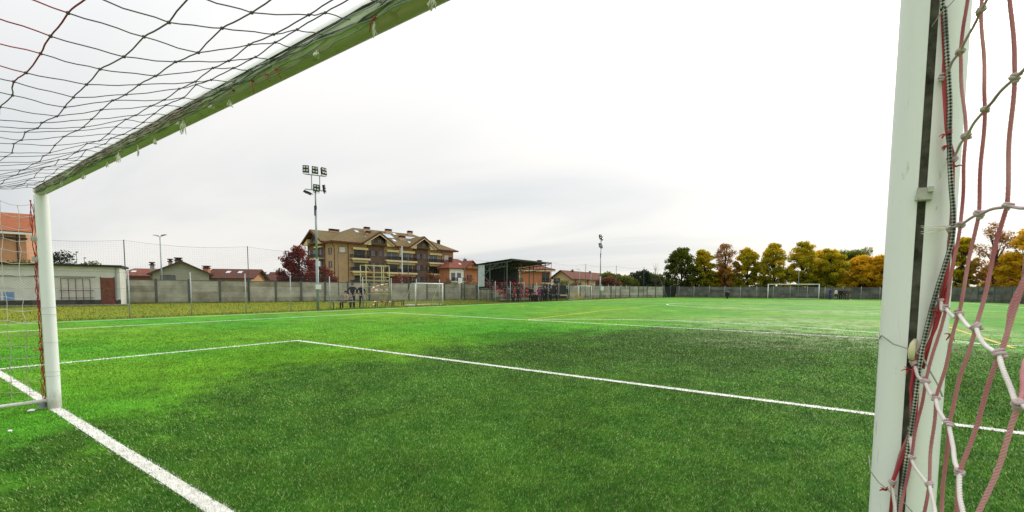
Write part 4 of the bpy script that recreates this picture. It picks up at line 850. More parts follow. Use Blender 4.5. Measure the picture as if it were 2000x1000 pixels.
M_CREAM = mat('cream_render', (.66, .53, .34), .85, .1, 2); M_PINKR = mat('pink_render', (.58, .38, .27), .85, .12, 2); M_MAROON = mat('maroon_fascia', (.13, .035, .03), .6, .2, 3); M_GLASS = mat('window_glass', (.09, .11, .125), .08, .3, .6, spec=.6); M_DGLASS = mat('dark_glass', (.018, .018, .018), .12, .5, .7, spec=.5); M_SHUT = mat('brown_shutter', (.075, .03, .022), .7, .3, 4); M_RAIL = mat('iron_railing', (.014, .016, .016), .5, .2, 6); M_AWN = mat('cream_awning', (.62, .50, .25), .8, .15, 3); M_WHITE = mat('white_render', (.72, .72, .70), .8, .08, 2)
M_OLTILE = tile_material('olive_tile', (.12, .088, .042), (.21, .155, .075)); M_REDTILE = tile_material('red_tile', (.15, .045, .03), (.26, .095, .06)); M_BRTILE = tile_material('brown_tile', (.085, .032, .024), (.15, .062, .044)); M_ORTILE = tile_material('orange_tile', (.28, .085, .038), (.40, .155, .080), 14)
M_CAP = mat('chimney_cap', (.06, .028, .02), .8, .3, 6); M_SOLAR = mat('solar_panel', (.48, .56, .64), .2, .15, 2, spec=.5)

def railing(parent, x0, x1, y, z0, h=1.0, solid=False):
    mb = MB(); mb.box(x0, x1, y-.02, y+.02, z0+h-.05, z0+h); mb.box(x0, x1, y-.02, y+.02, z0+.06, z0+.10)
    if solid: mb.box(x0, x1, y-.008, y+.008, z0+.1, z0+h-.05)
    else:
        n = int((x1-x0)/.11)
        for k in range(n+1): x = x0+(x1-x0)*k/n; mb.box(x-.027, x+.027, y-.014, y+.014, z0+.1, z0+h-.05)
    return mb.build('railing', M_RAIL, parent)
def window(parent, x0, x1, z0, z1, y=0.0, shutters=True, frame=M_SHUT, glass=M_GLASS, name='window', proud=.03):
    mb = MB(); f = .07
    mb.box(x0-f, x0, y-proud, y+.02, z0-f, z1+f); mb.box(x1, x1+f, y-proud, y+.02, z0-f, z1+f); mb.box(x0, x1, y-proud, y+.02, z1, z1+f); mb.box(x0, x1, y-proud-.05, y+.02, z0-f, z0); xm = (x0+x1)/2; mb.box(xm-.03, xm+.03, y-proud+.005, y+.01, z0, z1)
    o = mb.build(name, frame, parent); mb = MB(); mb.box(x0, x1, y-.012, y+.0, z0, z1); mb.build('pane', glass, o)
    if shutters:
        for a, b in ((x0-f-(x1-x0)*.5, x0-f-.01), (x1+f+.01, x1+f+(x1-x0)*.5)): mb = MB(); mb.box(a, b, y-.05, y-.005, z0-.03, z1+.03); mb.build('shutter', M_SHUT, o)
    return o
def opening(parent, x0, x1, z0, z1, y=0.0, glass=M_DGLASS):
    mb = MB(); f = .06; mb.box(x0, x0+f, y-.02, y+.02, z0, z1); mb.box(x1-f, x1, y-.02, y+.02, z0, z1); mb.box(x0+f, x1-f, y-.02, y+.02, z1-f, z1); xm = (x0+x1)/2; mb.box(xm-.04, xm+.04, y-.018, y+.018, z0, z1-f)
    o = mb.build('balcony_door', M_CREAM if glass is M_GLASS else M_SHUT, parent); mb = MB(); mb.box(x0+f, x1-f, y-.006, y+.006, z0, z1-f); mb.build('pane', glass, o); return o
def chimney(parent, x, y, z, w, d, h, m=M_PINKR):
    mb = MB(); mb.box(x-w/2, x+w/2, y-d/2, y+d/2, z-1.2, z+h); o = mb.build('chimney', m, parent); mb = MB(); mb.box(x-w/2-.12, x+w/2+.12, y-d/2-.12, y+d/2+.12, z+h, z+h+.1); mb.box(x-w/2+.05, x+w/2-.05, y-d/2+.05, y+d/2-.05, z+h+.1, z+h+.3); mb.box(x-w/2-.1, x+w/2+.1, y-d/2-.1, y+d/2+.1, z+h+.3, z+h+.42); mb.build('cap', M_CAP, o); return o

O = G(653, 105); ang = math.radians(90-9.4)
ap = thing('apartment_building', 'large tan and brown brick apartment block with olive tiled gabled roof', 'building', O, ang)
EV = 12.3
mb = MB(); mb.box(0, 35.6, 0, 15, 0, EV); mb.build('wall', M_BEIGE, ap)
for x0, x1 in ((8.5, 13.1), (21.9, 26.5)):
    mb = MB(); mb.box(x0, x1, -.25, .3, 0, EV); mb.prism([(x0, EV), (x1, EV), (x1, EV+1.0), ((x0+x1)/2+.4, EV+2.35), ((x0+x1)/2, EV+2.4), (x0, EV+1.0)], -.25, .3, 'y'); mb.build('gable_bay', M_BROWN, ap)
mb = MB(); mb.box(-.25, .3, 4.5, 14.2, 0, EV); mb.prism([(4.5, EV), (14.2, EV), (14.2, EV+.1), (9.6, EV+2.9), (4.5, EV+.1)], -.25, .3, 'x'); mb.build('gable_bay', M_BROWN, ap)
# roof: hip, two front cross gables, one end cross gable
ov = 1.0; R1, R2, RZ, ry = 8.6, 26.8, 16.9, 7.5; e0 = EV+.05
mb = MB(); th = .22
A1, B1, C1, D1 = (-ov, -ov, e0), (35.6+ov, -ov, e0), (35.6+ov, 15+ov, e0), (-ov, 15+ov, e0); r1, r2 = (R1, ry, RZ), (R2, ry, RZ)
mb.slab([A1, B1, r2, r1], th); mb.slab([B1, C1, r2], th); mb.slab([C1, D1, r1, r2], th); mb.slab([D1, A1, r1], th)
roof = mb.build('roof', M_OLTILE, ap)
def cross_gable(cx, hw, zap, front):
    s_ = (RZ-e0)/(ry+ov)
    yb = -ov+(zap-e0)/s_; fr = -1.35
    mb = MB(); mb.slab([(cx-hw, fr, e0-.02), (cx, fr, zap), (cx, yb, zap), (cx-hw, -ov, e0-.02)][::-1], .2); mb.slab([(cx+hw, fr, e0-.02), (cx+hw, -ov, e0-.02), (cx, yb, zap), (cx, fr, zap)][::-1], .2); mb.build('gable_roof', M_OLTILE, roof)
    for sg in (-1, 1):
        mb = MB(); mb.bar((cx+sg*hw, fr-.03, e0-.16), (cx, fr-.03, zap-.16), .10, .30, up=(0, -1, .0001) if False else None); mb.build('barge_board', M_MAROON, roof)
        mb = MB(); mb.bar((cx+sg*(hw-.35), fr-.02, e0-.22), (cx, fr-.02, zap-.5), .08, .22); mb.build('soffit_board', M_CREAM, roof)
        xa, xb = (cx-hw+.25, cx-2.2) if sg < 0 else (cx+2.2, cx+hw-.25)
        k = (zap-.45-e0)/hw; zz = [e0+k*(x-(cx-hw)) if sg < 0 else e0+k*((cx+hw)-x) for x in (xa, xb)]
        mb = MB(); mb.prism([(xa, e0-.35), (xb, e0-.35), (xb, max(e0-.3, zz[1])), (xa, max(e0-.3, zz[0]))], -1.0, -.2, 'y'); mb.build('gable_cheek', M_PINKR if False else M_CREAM, ap)
cross_gable(11.3, 4.5, 15.3, True); cross_gable(24.6, 4.5, 15.3, True)
# end gable (faces -x)
s_ = (RZ-e0)/(R1+ov); zap = 15.5; cy, hw = 9.6, 6.2; xb = -ov+(zap-e0)/s_; fr = -1.5
mb = MB(); mb.slab([(fr, cy-hw, e0-.02), (fr, cy, zap), (xb+3, cy, zap), (-ov+3, cy-hw, e0-.02)], .2); mb.slab([(fr, cy+hw, e0-.02), (-ov+3, cy+hw, e0-.02), (xb+3, cy, zap), (fr, cy, zap)], .2); mb.build('gable_roof', M_OLTILE, roof)
for sg in (-1, 1):
    mb = MB(); mb.bar((fr-.03, cy+sg*hw, e0-.16), (fr-.03, cy, zap-.16), .10, .30); mb.build('barge_board', M_MAROON, roof)
    mb = MB(); mb.prism([(cy+sg*(hw-.3), e0-.35), (cy+sg*2.8, e0-.35), (cy+sg*2.8, e0+1.2)][::sg], -1.1, -.26, 'x'); mb.build('gable_cheek', M_CREAM, ap)
# eaves
mb = MB(); mb.box(-1.15, 6.9, -1.15, -.98, e0-.35, e0-.03); mb.box(15.9, 20.0, -1.15, -.98, e0-.35, e0-.03); mb.box(29.2, 36.75, -1.15, -.98, e0-.35, e0-.03); mb.box(-1.15, -.98, -.97, 3.3, e0-.35, e0-.03); mb.box(36.58, 36.75, -.97, 16, e0-.35, e0-.03); mb.build('gutter', M_MAROON, ap)
mb = MB(); mb.box(-.97, 36.57, -.97, -.02, e0-.30, e0-.22); mb.build('soffit', mat('soffit_wood', (.16, .05, .03), .8, .2, 3), ap)
# balconies
FL = (2.35, 5.45, 8.55)
for bx0, bx1, doors in ((4.0, 8.7, [(5.1, 7.9)]), (13.1, 17.5, [(13.7, 16.9)]), (17.7, 22.3, [(18.2, 21.4)]), (26.3, 31.2, [(27.0, 30.0)])):
    for k, z in enumerate(FL):
        mb = MB(); mb.box(bx0, bx1, -1.25, .05, z-.18, z); mb.box(bx0-.02, bx1+.02, -1.33, -1.24, z-.42, z+.04); o = mb.build('balcony', M_CREAM, ap)
        railing(o, bx0+.02, bx1-.02, -1.2, z, solid=(k == 1 and bx0 < 5) or k == 0)
        mb = MB()
        for x in (bx0+.04, bx1-.04):
            for yy in np.arange(-1.15, -.02, .12): mb.box(x-.014, x+.014, yy-.014, yy+.014, z+.1, z+.95)
            mb.box(x-.02, x+.02, -1.2, -.02, z+.95, z+1.0)
        mb.build('side_railing', M_RAIL, o)
        mb = MB(); rg = random.Random(int(bx0*10)+k)
        for q in range(26): mb.ball((rg.uniform(bx0+.2, bx1-.2), rg.uniform(-1.1, -.7), z+rg.uniform(.1, 1.05)), (rg.uniform(.06, .16),)*3, 6, 4)
        if k: o2 = mb.build('plants', mat('balcony_plants', (.03, .06, .02), .8, .4, 5, c2=(.10, .10, .05)), o); tag(o2, kind='stuff')
        for d0_, d1_ in doors: opening(ap, d0_, d1_, z+.02, z+2.25, -.03, M_GLASS if (k == 2 and bx0 > 10) else M_DGLASS)
        mb = MB(); mb.box(bx0+.5, bx1-.3, -.75, -.04, z+2.42, z+2.62); mb.prism([(-.75, z+2.4), (-.72, z+2.4), (-.72, z+2.1), (-.75, z+2.1)], bx0+.5, bx1-.3, 'x')
        mb.build('awning', M_AWN, ap)
mb = MB(); mb.box(17.48, 17.74, -1.4, -.1, 2, EV); mb.build('pillar', M_WHITE, ap)
for x in (3.55, 31.3): mb = MB(); mb.tube([(x, -.08, 0), (x, -.08, EV-.4)], .07, 6); mb.build('downpipe', M_CAP, ap)
mb = MB(); mb.tube([(0.12, -.07, 0), (0.12, -.07, 10.8), (-.9, -.9, EV-.3)], .07, 6); mb.build('downpipe', M_CAP, ap)
# windows of the brown bays and of the end wall
for x0 in (8.5, 21.9):
    for k, z in enumerate(FL): window(ap, x0+.95, x0+2.0, z+.8, z+2.2, -.25, True); window(ap, x0+3.15, x0+3.85, z+.8, z+2.2, -.25, k != 2)
    window(ap, x0+.7, x0+1.7, EV+.35, EV+1.4 if x0 < 10 else EV+1.3, -.25, False); window(ap, x0+2.8, x0+3.8, EV+.3, EV+1.3, -.25, False)
def end_window(parent, y0, y1, z0, z1, x=0.0, m=M_GLASS):
    mb = MB(); f = .07; mb.box(x-.04, x+.02, y0-f, y0, z0-f, z1+f); mb.box(x-.04, x+.02, y1, y1+f, z0-f, z1+f); mb.box(x-.04, x+.02, y0, y1, z1, z1+f); mb.box(x-.09, x+.02, y0, y1, z0-f, z0); o = mb.build('window', M_SHUT, parent); mb = MB(); mb.box(x-.012, x, y0, y1, z0, z1); mb.build('pane', m, o)
    for a in (y0-f-(y1-y0)*.5, y1+f+.01): mb = MB(); mb.box(x-.06, x-.005, a, a+(y1-y0)*.5-.02, z0-.03, z1+.03); mb.build('shutter', M_SHUT, o)
for z in FL: end_window(ap, 1.4, 2.2, z+.8, z+2.2); end_window(ap, 6.0, 7.2, z+.05, z+2.2, -.25, M_DGLASS); end_window(ap, 9.2, 11.2, z+.05, z+2.2, -.25, M_DGLASS); end_window(ap, 12.8, 13.6, z+.8, z+2.2, -.25)
end_window(ap, 7.4, 8.3, EV+.2, EV+1.5, -.25); end_window(ap, 9.9, 10.8, EV+.2, EV+1.5, -.25)
for z in FL[1:]:
    mb = MB(); mb.box(-1.5, -.2, 4.6, 12.0, z-.18, z); mb.box(-1.58, -1.49, 4.6, 12.0, z-.4, z+.04); o = mb.build('balcony', M_CREAM, ap); mb = MB()
    for yy in np.arange(4.7, 12, .14): mb.box(-1.46, -1.43, yy-.016, yy+.016, z, z+.95)
    mb.box(-1.48, -1.41, 4.6, 12.0, z+.95, z+1.0); mb.build('railing', M_RAIL, o)
mb = MB(); mb.box(-.9, -.3, 5.0, 9.0, 11.1, 11.4); mb.build('awning', M_AWN, ap)
# plaques on the plain brick corners
for x0, x1, z0, z1 in ((1.35, 2.85, 9.75, 11.05), (32.3, 33.9, 9.6, 10.9)):
    mb = MB(); mb.box(x0-.12, x1+.12, -.05, -.001, z0-.12, z1+.12); o = mb.build('plaque', M_MAROON, ap); mb = MB(); mb.box(x0, x1, -.07, -.051, z0, z1); mb.build('plaque_face', mat('plaque_face', (.42, .40, .38), .7, .0, 3.2, c2=(.75, .72, .66)), o)
# things on the roof
s1 = (RZ-e0)/(ry+ov)
def rz_(y): return e0+s1*(y+ov)
for x, y, w, h in ((11.5, 5.6, 1.3, .9), (11.0, 4.0, 1.1, .5), (18.4, 6.6, 1.6, .6), (20.4, 3.0, 1.7, .6), (25.4, 6.8, 1.3, .7), (32.6, 3.0, .5, .5)): chimney(ap, x, y, rz_(y), w, .9, h, M_PINKR if w > .7 else M_CAP)
chimney(ap, 4.6, 9.6, 15.3, 2.4, .9, .6)
for x, y in ((8.6, 5.4), (9.9, 2.4), (14.5, 5.5), (17.4, 2.0), (20.0, 6.2), (22.0, 1.6), (28.0, 4.6), (23.0, 5.0)): mb = MB(); n_ = Vector((0, -s1, 1)).normalized(); mb.slab([(x-.45, y-.55, rz_(y-.55)+.08), (x+.45, y-.55, rz_(y-.55)+.08), (x+.45, y+.55, rz_(y+.55)+.08), (x-.45, y+.55, rz_(y+.55)+.08)], .1); mb.build('skylight', M_SOLAR, roof)
for x, y, w, d in ((15.2, 4.4, 3.0, 2.2), (21.8, 4.6, 4.2, 1.3)): mb = MB(); mb.slab([(x, y-d/2, rz_(y-d/2)+.12), (x+w, y-d/2, rz_(y-d/2)+.12), (x+w, y+d/2, rz_(y+d/2)+.12), (x, y+d/2, rz_(y+d/2)+.12)], .1); mb.build('solar_panel', M_SOLAR, roof)

def house(name, label, loc, rz, w, d, eave, ridge, wallm, roofm, ridge_x=True, hip=0.0, wins=(), ov=.6, chim=(), skies=(), extra=None):
    t = thing(name, label, 'house', loc, rz); e = eave
    mb = MB(); mb.box(0, w, 0, d, -.1, e)
    if not hip:
        if ridge_x: mb.prism([(0, e), (d, e), (d/2, ridge-.15)], .001, w-.001, 'x')
        else: mb.prism([(0, e), (w, e), (w/2, ridge-.15)], .001, d-.001, 'y')
    mb.build('wall', wallm, t)
    mb = MB(); k = (ridge-e)/(d/2 if ridge_x else w/2); eo = e-k*ov*.5+.03
    if ridge_x:
        a, b, c, dd = (-ov, -ov, eo), (w+ov, -ov, eo), (w+ov, d+ov, eo), (-ov, d+ov, eo); r1 = (hip-ov*(not hip), d/2, ridge); r2 = (w-hip+ov*(not hip), d/2, ridge)
        mb.slab([a, b, r2, r1], .18); mb.slab([c, dd, r1, r2], .18)
        if hip: mb.slab([b, c, r2], .18); mb.slab([dd, a, r1], .18)
    else:
        a, b, c, dd = (-ov, -ov, eo), (w+ov, -ov, eo), (w+ov, d+ov, eo), (-ov, d+ov, eo); r1 = (w/2, hip-ov*(not hip), ridge); r2 = (w/2, d-hip+ov*(not hip), ridge)
        mb.slab([dd, a, r1, r2], .18); mb.slab([b, c, r2, r1], .18)
        if hip: mb.slab([a, b, r1], .18); mb.slab([c, dd, r2], .18)
    rf = mb.build('roof', roofm, t)
    if ridge_x: mb = MB(); mb.box(-ov, w+ov, -ov-.08, -ov+.02, eo-.2, eo-.02); mb.build('gutter', M_CAP, t)
    if not ridge_x and not hip:
        for sg in (0, 1): mb = MB(); mb.bar((-ov if sg == 0 else w+ov, -ov-.03, eo-.12), (w/2, -ov-.03, ridge-.12), .08, .22); mb.build('barge_board', M_CAP, t)
    for x0, x1, z0, z1, *r in wins: window(t, x0, x1, z0, z1, 0, bool(r and r[0]))
    for x, y, z, ww, h, m in chim: chimney(rf, x, y, z, ww, .7, h, m)
    for x, y in skies:
        zz = eo+(ridge-eo)/(d/2+ov)*(y+ov)+.06; z2 = eo+(ridge-eo)/(d/2+ov)*(y+.8+ov)+.06; mb = MB(); mb.slab([(x, y, zz), (x+.6, y, zz), (x+.6, y+.8, z2), (x, y+.8, z2)], .08); mb.build('skylight', M_SOLAR, rf)
    return t
M_TERRA = brick_material('terracotta_brick', (.50, .20, .10), (.43, .165, .085), (.42, .24, .15)); M_PLAST = mat('peach_render', (.52, .27, .15), .85, .1, 2); M_GABLE = brick_material('grey_block', (.36, .37, .31), (.32, .33, .28), (.27, .28, .23), 1.2); M_OCH = mat('ochre_render', (.50, .39, .23), .85, .12, 2); M_RED = mat('brick_red', (.26, .09, .06), .85, .2, 2)
def facade(px, dep, heading):           # base point and rotation: local x runs to the right in the picture
    p = G(px, dep); return p, math.radians(90-heading)
# orange house at the far left
p, a = facade(-140, 40, 15); h = house('house', 'terracotta house with orange tiled roof behind shed, far left', p, a, 6.2, 9, 6.75, 8.9, M_PLAST, M_ORTILE, True, 0, ov=.5)
for z in (3.2, 5.9): mb = MB(); mb.box(-.05, 6.3, -.12, -.002, z, z+.16); mb.build('string_course', M_CAP, h)
mb = MB(); mb.tube([(5.6, -.1, 0), (5.6, -.1, 6.5)], .06, 6); mb.build('downpipe', M_CAP, h)
mb = MB(); mb.box(-.6, 6.8, -.66, -.58, 6.35, 6.55); mb.build('gutter', M_WHITE, h)
p, a = facade(228, 74, 32); house('house', 'low red-roofed house just right of the shed', p, a, 7.0, 7, 3.3, 4.55, M_RED, M_REDTILE, True, 1.5, skies=((1.6, 1.2), (4.6, 1.2)))
p, a = facade(299, 60, 20); house('house', 'grey block gable house under the double street lamp', p, a, 6.3, 9, 3.25, 5.0, M_GABLE, M_BRTILE, False, 0, ov=.55, wins=((.9, 2.4, 1.9, 2.9),), chim=((-.1, 2.2, 3.8, .45, .55, M_GABLE), (1.9, 2.5, 4.6, .45, .3, M_GABLE), (2.8, 3.2, 4.9, .8, .25, M_GABLE)))
p, a = facade(408, 72, 46); house('house', 'long brown-roofed house with orange gable behind the wall', p, a, 6.3, 6, 3.0, 4.45, M_PLAST, M_BRTILE, True, 0, chim=((-.5, .6, 3.6, .8, .8, M_TERRA),), skies=((2.0, 1.2), (3.8, 1.2)), ov=.7)
p, a = facade(503, 88, 46); house('house', 'small brown-roofed house left of the red maple', p, a, 3.6, 5, 3.0, 4.5, M_PLAST, M_BRTILE, True, 0, skies=((1.0, 1.5),), ov=.9)
p, a = facade(540, 112, 46); house('house', 'distant low brown-roofed house half hidden by the red maple', p, a, 6.0, 7, 3.0, 4.3, M_TERRA, M_BRTILE, True, 1.5)
# right of the apartment block
p, a = facade(878, 122, 12); h = house('house', 'white and brick house between apartment block and grandstand', p, a, 10.5, 10, 7.2, 9.9, M_TERRA, M_REDTILE, True, 4.0, chim=((2.5, 3.0, 9.0, .9, .7, M_CAP), (8.0, 3.5, 9.0, .7, .5, M_CAP)), skies=((4.6, 1.4),), ov=.8)
mb = MB(); mb.box(0, 4.6, -.3, .02, 0, 7.0); mb.build('white_front', M_WHITE, h)
for z in (3.4,): mb = MB(); mb.box(-.1, 4.7, -1.4, -.3, z-.2, z); o = mb.build('balcony', M_WHITE, h); railing(o, -.05, 4.65, -1.36, z)
window(h, .4, 1.6, 3.5, 5.6, -.3, False); window(h, 2.4, 3.6, 3.5, 5.6, -.3, False); window(h, 6.4, 7.2, 3.8, 5.2, 0, True); window(h, 2.2, 3.2, .3, 2.5, -.3, False, glass=M_DGLASS)
mb = MB(); mb.prism([(4.9, 6.9), (10.3, 6.9), (7.6, 9.0)], -.3, 3.0, 'y'); mb.build('gable_front', M_TERRA, h)
mb = MB(); mb.slab([(4.3, -.7, 6.65), (7.6, -.7, 9.25), (7.6, 4.0, 9.25), (4.3, 4.0, 6.65)][::-1], .15); mb.slab([(7.6, -.7, 9.25), (10.9, -.7, 6.65), (10.9, 4.0, 6.65), (7.6, 4.0, 9.25)][::-1], .15); mb.build('gable_roof', M_REDTILE, h)
mb = MB(); mb.box(1.9, 3.3, -1.44, -1.40, 2.0, 4.3); mb.build('hanging_sheet', mat('white_sheet', (.78, .78, .84), .8, .05, 2), h)
p, a = facade(998, 104, 40); h = house('house', 'three-storey brick and cream house behind the grandstand', p, a, 9.8, 11, 6.2, 8.1, M_TERRA, M_REDTILE, True, 4.0, ov=.9, chim=((7.8, 3.2, 7.4, .5, .6, M_CAP), (8.6, 4.0, 7.4, .5, .6, M_CAP)))
mb = MB(); mb.box(0, 2.4, -.06, .02, 0, 6.1); mb.build('cream_front', M_CREAM, h); mb = MB(); mb.box(-.6, 10.6, -.95, -.87, 5.55, 6.05); mb.build('eave_band', M_CREAM, h)
for z in (2.9,): 
    for x0, x1 in ((-.2, 2.6), (7.2, 9.9)): mb = MB(); mb.box(x0, x1, -1.2, .0, z-.22, z); o = mb.build('balcony', M_CREAM, h); railing(o, x0+.05, x1-.05, -1.16, z)
opening(h, 7.6, 9.4, 3.0, 5.2, -.01); opening(h, .5, 1.9, 3.0, 5.2, -.08); opening(h, 7.6, 9.4, .2, 2.4, -.01)
mb = MB(); mb.box(9.78, 9.84, .1, 10.9, 0, 6.1); mb.build('side_front', M_OCH, h)
for y in (1.6, 4.6, 7.6, 9.6):
    for z in (.9, 3.8): mb = MB(); mb.box(9.83, 9.88, y-.4, y+.4, z, z+1.4); o = mb.build('window', M_SHUT, h); mb = MB(); mb.box(9.875, 9.89, y-.3, y+.3, z+.1, z+1.3); mb.build('pane', M_GLASS, o)
mb = MB(); mb.box(9.84, 10.9, .3, 10.8, 2.65, 2.9); mb.build('balcony', M_CREAM, h)
p, a = facade(1080, 126, 90); h = house('terrace_house', 'row of ochre terraced houses with red roofs and solar panels', p, a, 5.4, 44, 4.6, 6.7, M_OCH, tile_material('rust_tile', (.11, .038, .027), (.19, .075, .05)), False, 0, ov=.9, chim=((3.0, 6, 6.4, .3, .25, M_CAP), (3.0, 18, 6.4, .3, .25, M_CAP), (3.0, 30, 6.4, .3, .25, M_CAP)))
mb = MB()
for y in range(2, 43, 4):
    for z in (.8, 3.4):
        m2 = MB(); m2.box(5.4, 5.45, y, y+1.1, z, z+1.5); o = m2.build('window', M_SHUT, h); m2 = MB(); m2.box(5.445, 5.46, y+.1, y+1.0, z+.1, z+1.4); m2.build('pane', M_GLASS, o)
for y in (4, 12, 20, 32): m2 = MB(); m2.box(5.402, 5.7, y-.95, y-.1, 0, 4.8); m2.build('brick_pier', M_TERRA, h)
window(h, .8, 1.7, 3.0, 4.4, 0, True); m2 = MB(); m2.box(.3, 2.4, -1.1, 0, 2.4, 2.6); o = m2.build('balcony', M_CREAM, h); railing(o, .35, 2.35, -1.06, 2.6)
kk = (6.7-4.6)/2.7
for y0_, y1_ in ((28, 38),): m2 = MB(); m2.slab([(5.3, y0_, 6.82-kk*2.6), (5.3, y1_, 6.82-kk*2.6), (3.6, y1_, 6.82-kk*.9), (3.6, y0_, 6.82-kk*.9)], .08); m2.build('solar_panel', mat('blue_panel', (.03, .035, .10), .2, .2, 2, spec=.5), h)
p, a = facade(1152, 165, 60); house('house', 'small far brick house with shallow gable near the far mast', p, a, 4.2, 6, 3.1, 4.9, M_TERRA, M_BRTILE, False, 0, ov=.8)

# ------------------------------------------------------------------ grandstand
M_CORR = mat('corrugated_pale', (.42, .50, .52), .5, .12, 2, metal=.2); M_CORRD = mat('corrugated_dark', (.022, .024, .025), .7, .25, 2); M_ROOFU = mat('stand_roof', (.028, .03, .028), .6, .2, 2); M_SEAT = mat('red_seat', (.36, .025, .03), .35, .15, 4, spec=.5); M_SEATW = mat('seat_highlight', (.70, .62, .60), .5, .1, 4); M_SFRAME = mat('stand_steel', (.10, .115, .115), .5, .2, 4, metal=.3); M_PLANK = mat('stand_plank', (.30, .29, .25), .8, .25, 3)
st = thing('grandstand', 'small roofed grandstand with stepped rows of red plastic seats', 'grandstand', (-32.8, 38.3, 0))     # x towards the pitch, y along the touchline
SL, SDp = 8.2, 5.3
def roofz(x): return 3.98+(4.48-3.98)*x/SDp
mb = MB(); n = 44
v = []; f = []
for i in range(n+1):
    y = -.25+(SL+.5)*i/n; dz = .035*(i % 2)
    for x in (-.3, SDp+.3): v += [(x, y, roofz(x)+.10+dz), (x, y, roofz(x)+.07+dz)]
for i in range(n):
    k = 4*i; f += [(k, k+2, k+6, k+4), (k+1, k+5, k+7, k+3), (k+2, k+3, k+7, k+6), (k, k+4, k+5, k+1)]
mb.add(v, f); mb.box(SDp+.28, SDp+.34, -.25, SL+.25, roofz(SDp)-.02, roofz(SDp)+.15); mb.build('roof', M_ROOFU, st)
def corr_wall(name, a, b, z0, z1, m, step=.16):
    a = Vector(a); b = Vector(b); t = b-a; L_ = t.length; t.normalize(); q = Vector((-t.y, t.x, 0)); n = int(L_/step)*2; mb = MB(); v = []; f = []
    for i in range(n+1):
        p = a+t*(L_*i/n)+q*(.03*(i % 2)); v += [(p.x, p.y, z0), (p.x, p.y, z1), (p.x+q.x*.01, p.y+q.y*.01, z0), (p.x+q.x*.01, p.y+q.y*.01, z1)]
        if i: k = 4*i; f += [(k-4, k, k+1, k-3), (k-2, k-1, k+3, k+2), (k-3, k+1, k+3, k-1)]
    mb.add(v, f); return mb.build(name, m, st)
corr_wall('back_sheet', (.95, SL, 0), (.95, 0, 0), 1.3, 4.0, M_CORRD); corr_wall('side_sheet', (0.98, -.05, 0), (1.9, -.05, 0), 1.65, 4.05, M_CORR)
for x in (0.9, 2.6, 4.9):
    for y in (0.02, 2.75, 5.5, SL-.02):
        mb = MB(); mb.bar((x, y, -.05), (x, y, roofz(x)+.05), .08, .08); mb.build('column', M_SFRAME, st)
for y in (0.02, 2.75, 5.5, SL-.02):
    mb = MB(); mb.bar((0, y, roofz(0)-.12), (SDp+.2, y, roofz(SDp)-.1), .06, .10); mb.bar((0.9, y, roofz(0)-.75), (SDp-.5, y, roofz(SDp)-.6), .05, .05)
    for k in range(7): x = 1.2+k*.5; mb.bar((x, y, roofz(x)-.12), (x+.25, y, roofz(x)-.68), .03, .03); mb.bar((x+.25, y, roofz(x)-.68), (x+.5, y, roofz(x)-.12), .03, .03)
    mb.build('roof_truss', M_SFRAME, st)
mb = MB(); mb.bar((1.2, 0, 2.55), (3.6, 0, 4.15), .06, .06); mb.bar((1.2, 0, 3.3), (2.9, 0, 1.9), .06, .06); mb.build('brace', M_SFRAME, st); mb = MB(); mb.bar((0, 0, 1.45), (1.3, 0, .05), .06, .06); mb.build('brace', M_SFRAME, st)
ST = [(4.55, .42), (3.70, .85), (2.85, 1.28), (2.0, 1.71), (1.15, 2.14)]
for k, (x, z) in enumerate(ST):
    mb = MB(); mb.box(x-.80, x+.18, .15, SL-.15, z-.30 if k else z-.22, z-.24 if k else z-.17); mb.build('terrace_step', M_PLANK, st)
    mb = MB(); mb.box(x-.05, x+.05, .15, SL-.15, z-.05, z); mb.build('seat_rail', M_SFRAME, st)
    for y in (.2, 2.75, 5.5, SL-.2): mb = MB(); mb.bar((x, y, -.05), (x, y, z-.05), .05, .05); mb.build('strut', M_SFRAME, st)
def seat_mesh():
    mb = MB(); pts = [(.22, .02), (.20, .0), (-.12, -.01), (-.19, .06), (-.235, .22), (-.25, .36), (-.24, .385), (-.215, .36), (-.20, .22), (-.155, .08), (-.11, .035), (.19, .045), (.22, .04)]
    prev = None; ysx = [(-.22, .05), (-.18, .012), (0, 0), (.18, .012), (.22, .05)]; v = []; f = []; n = len(pts)
    for yy, lift in ysx:
        for i, (a, b) in enumerate(pts): v.append((a, yy, b+(lift if a > -.15 else 0)) if a > -.15 else (a+lift, yy, b))
    for k in range(len(ysx)-1):
        for i in range(n): j = (i+1) % n; f.append((k*n+i, k*n+j, (k+1)*n+j, (k+1)*n+i))
    f.append(tuple(range(n))); f.append(tuple((len(ysx)-1)*n+i for i in range(n-1, -1, -1))); mb.add(v, f)
    mb.box(-.252, -.21, -.20, .20, .372, .392, mi=1)  # pale strip painted as the highlight along the seat top
    return mb.mesh('seat', [M_SEAT, M_SEATW])
SEAT = seat_mesh()
occupied = {(0, 7), (1, 2), (2, 2), (1, 3), (1, 6), (2, 5), (3, 1), (0, 1), (2, 8), (3, 6)}
for k, (x, z) in enumerate(ST):
    for i in range(11):
        y = .55+i*.70
        if (k, i) in occupied or (2.3 < y < 3.3): continue
        o = obj('seat', SEAT, st); o.location = (x, y, z+.03); o.rotation_euler = (0, 0, 0)
mb = MB()
for z in (.9, 1.5): mb.bar((5.0, 0.1, z*.6), (5.0, 2.2, z*.6), .04, .04)
mb.bar((5.0, .1, 0), (5.0, .1, .95), .04, .04); mb.bar((5.0, 2.2, 0), (5.0, 2.2, .95), .04, .04); mb.build('guard_rail', M_SFRAME, st)
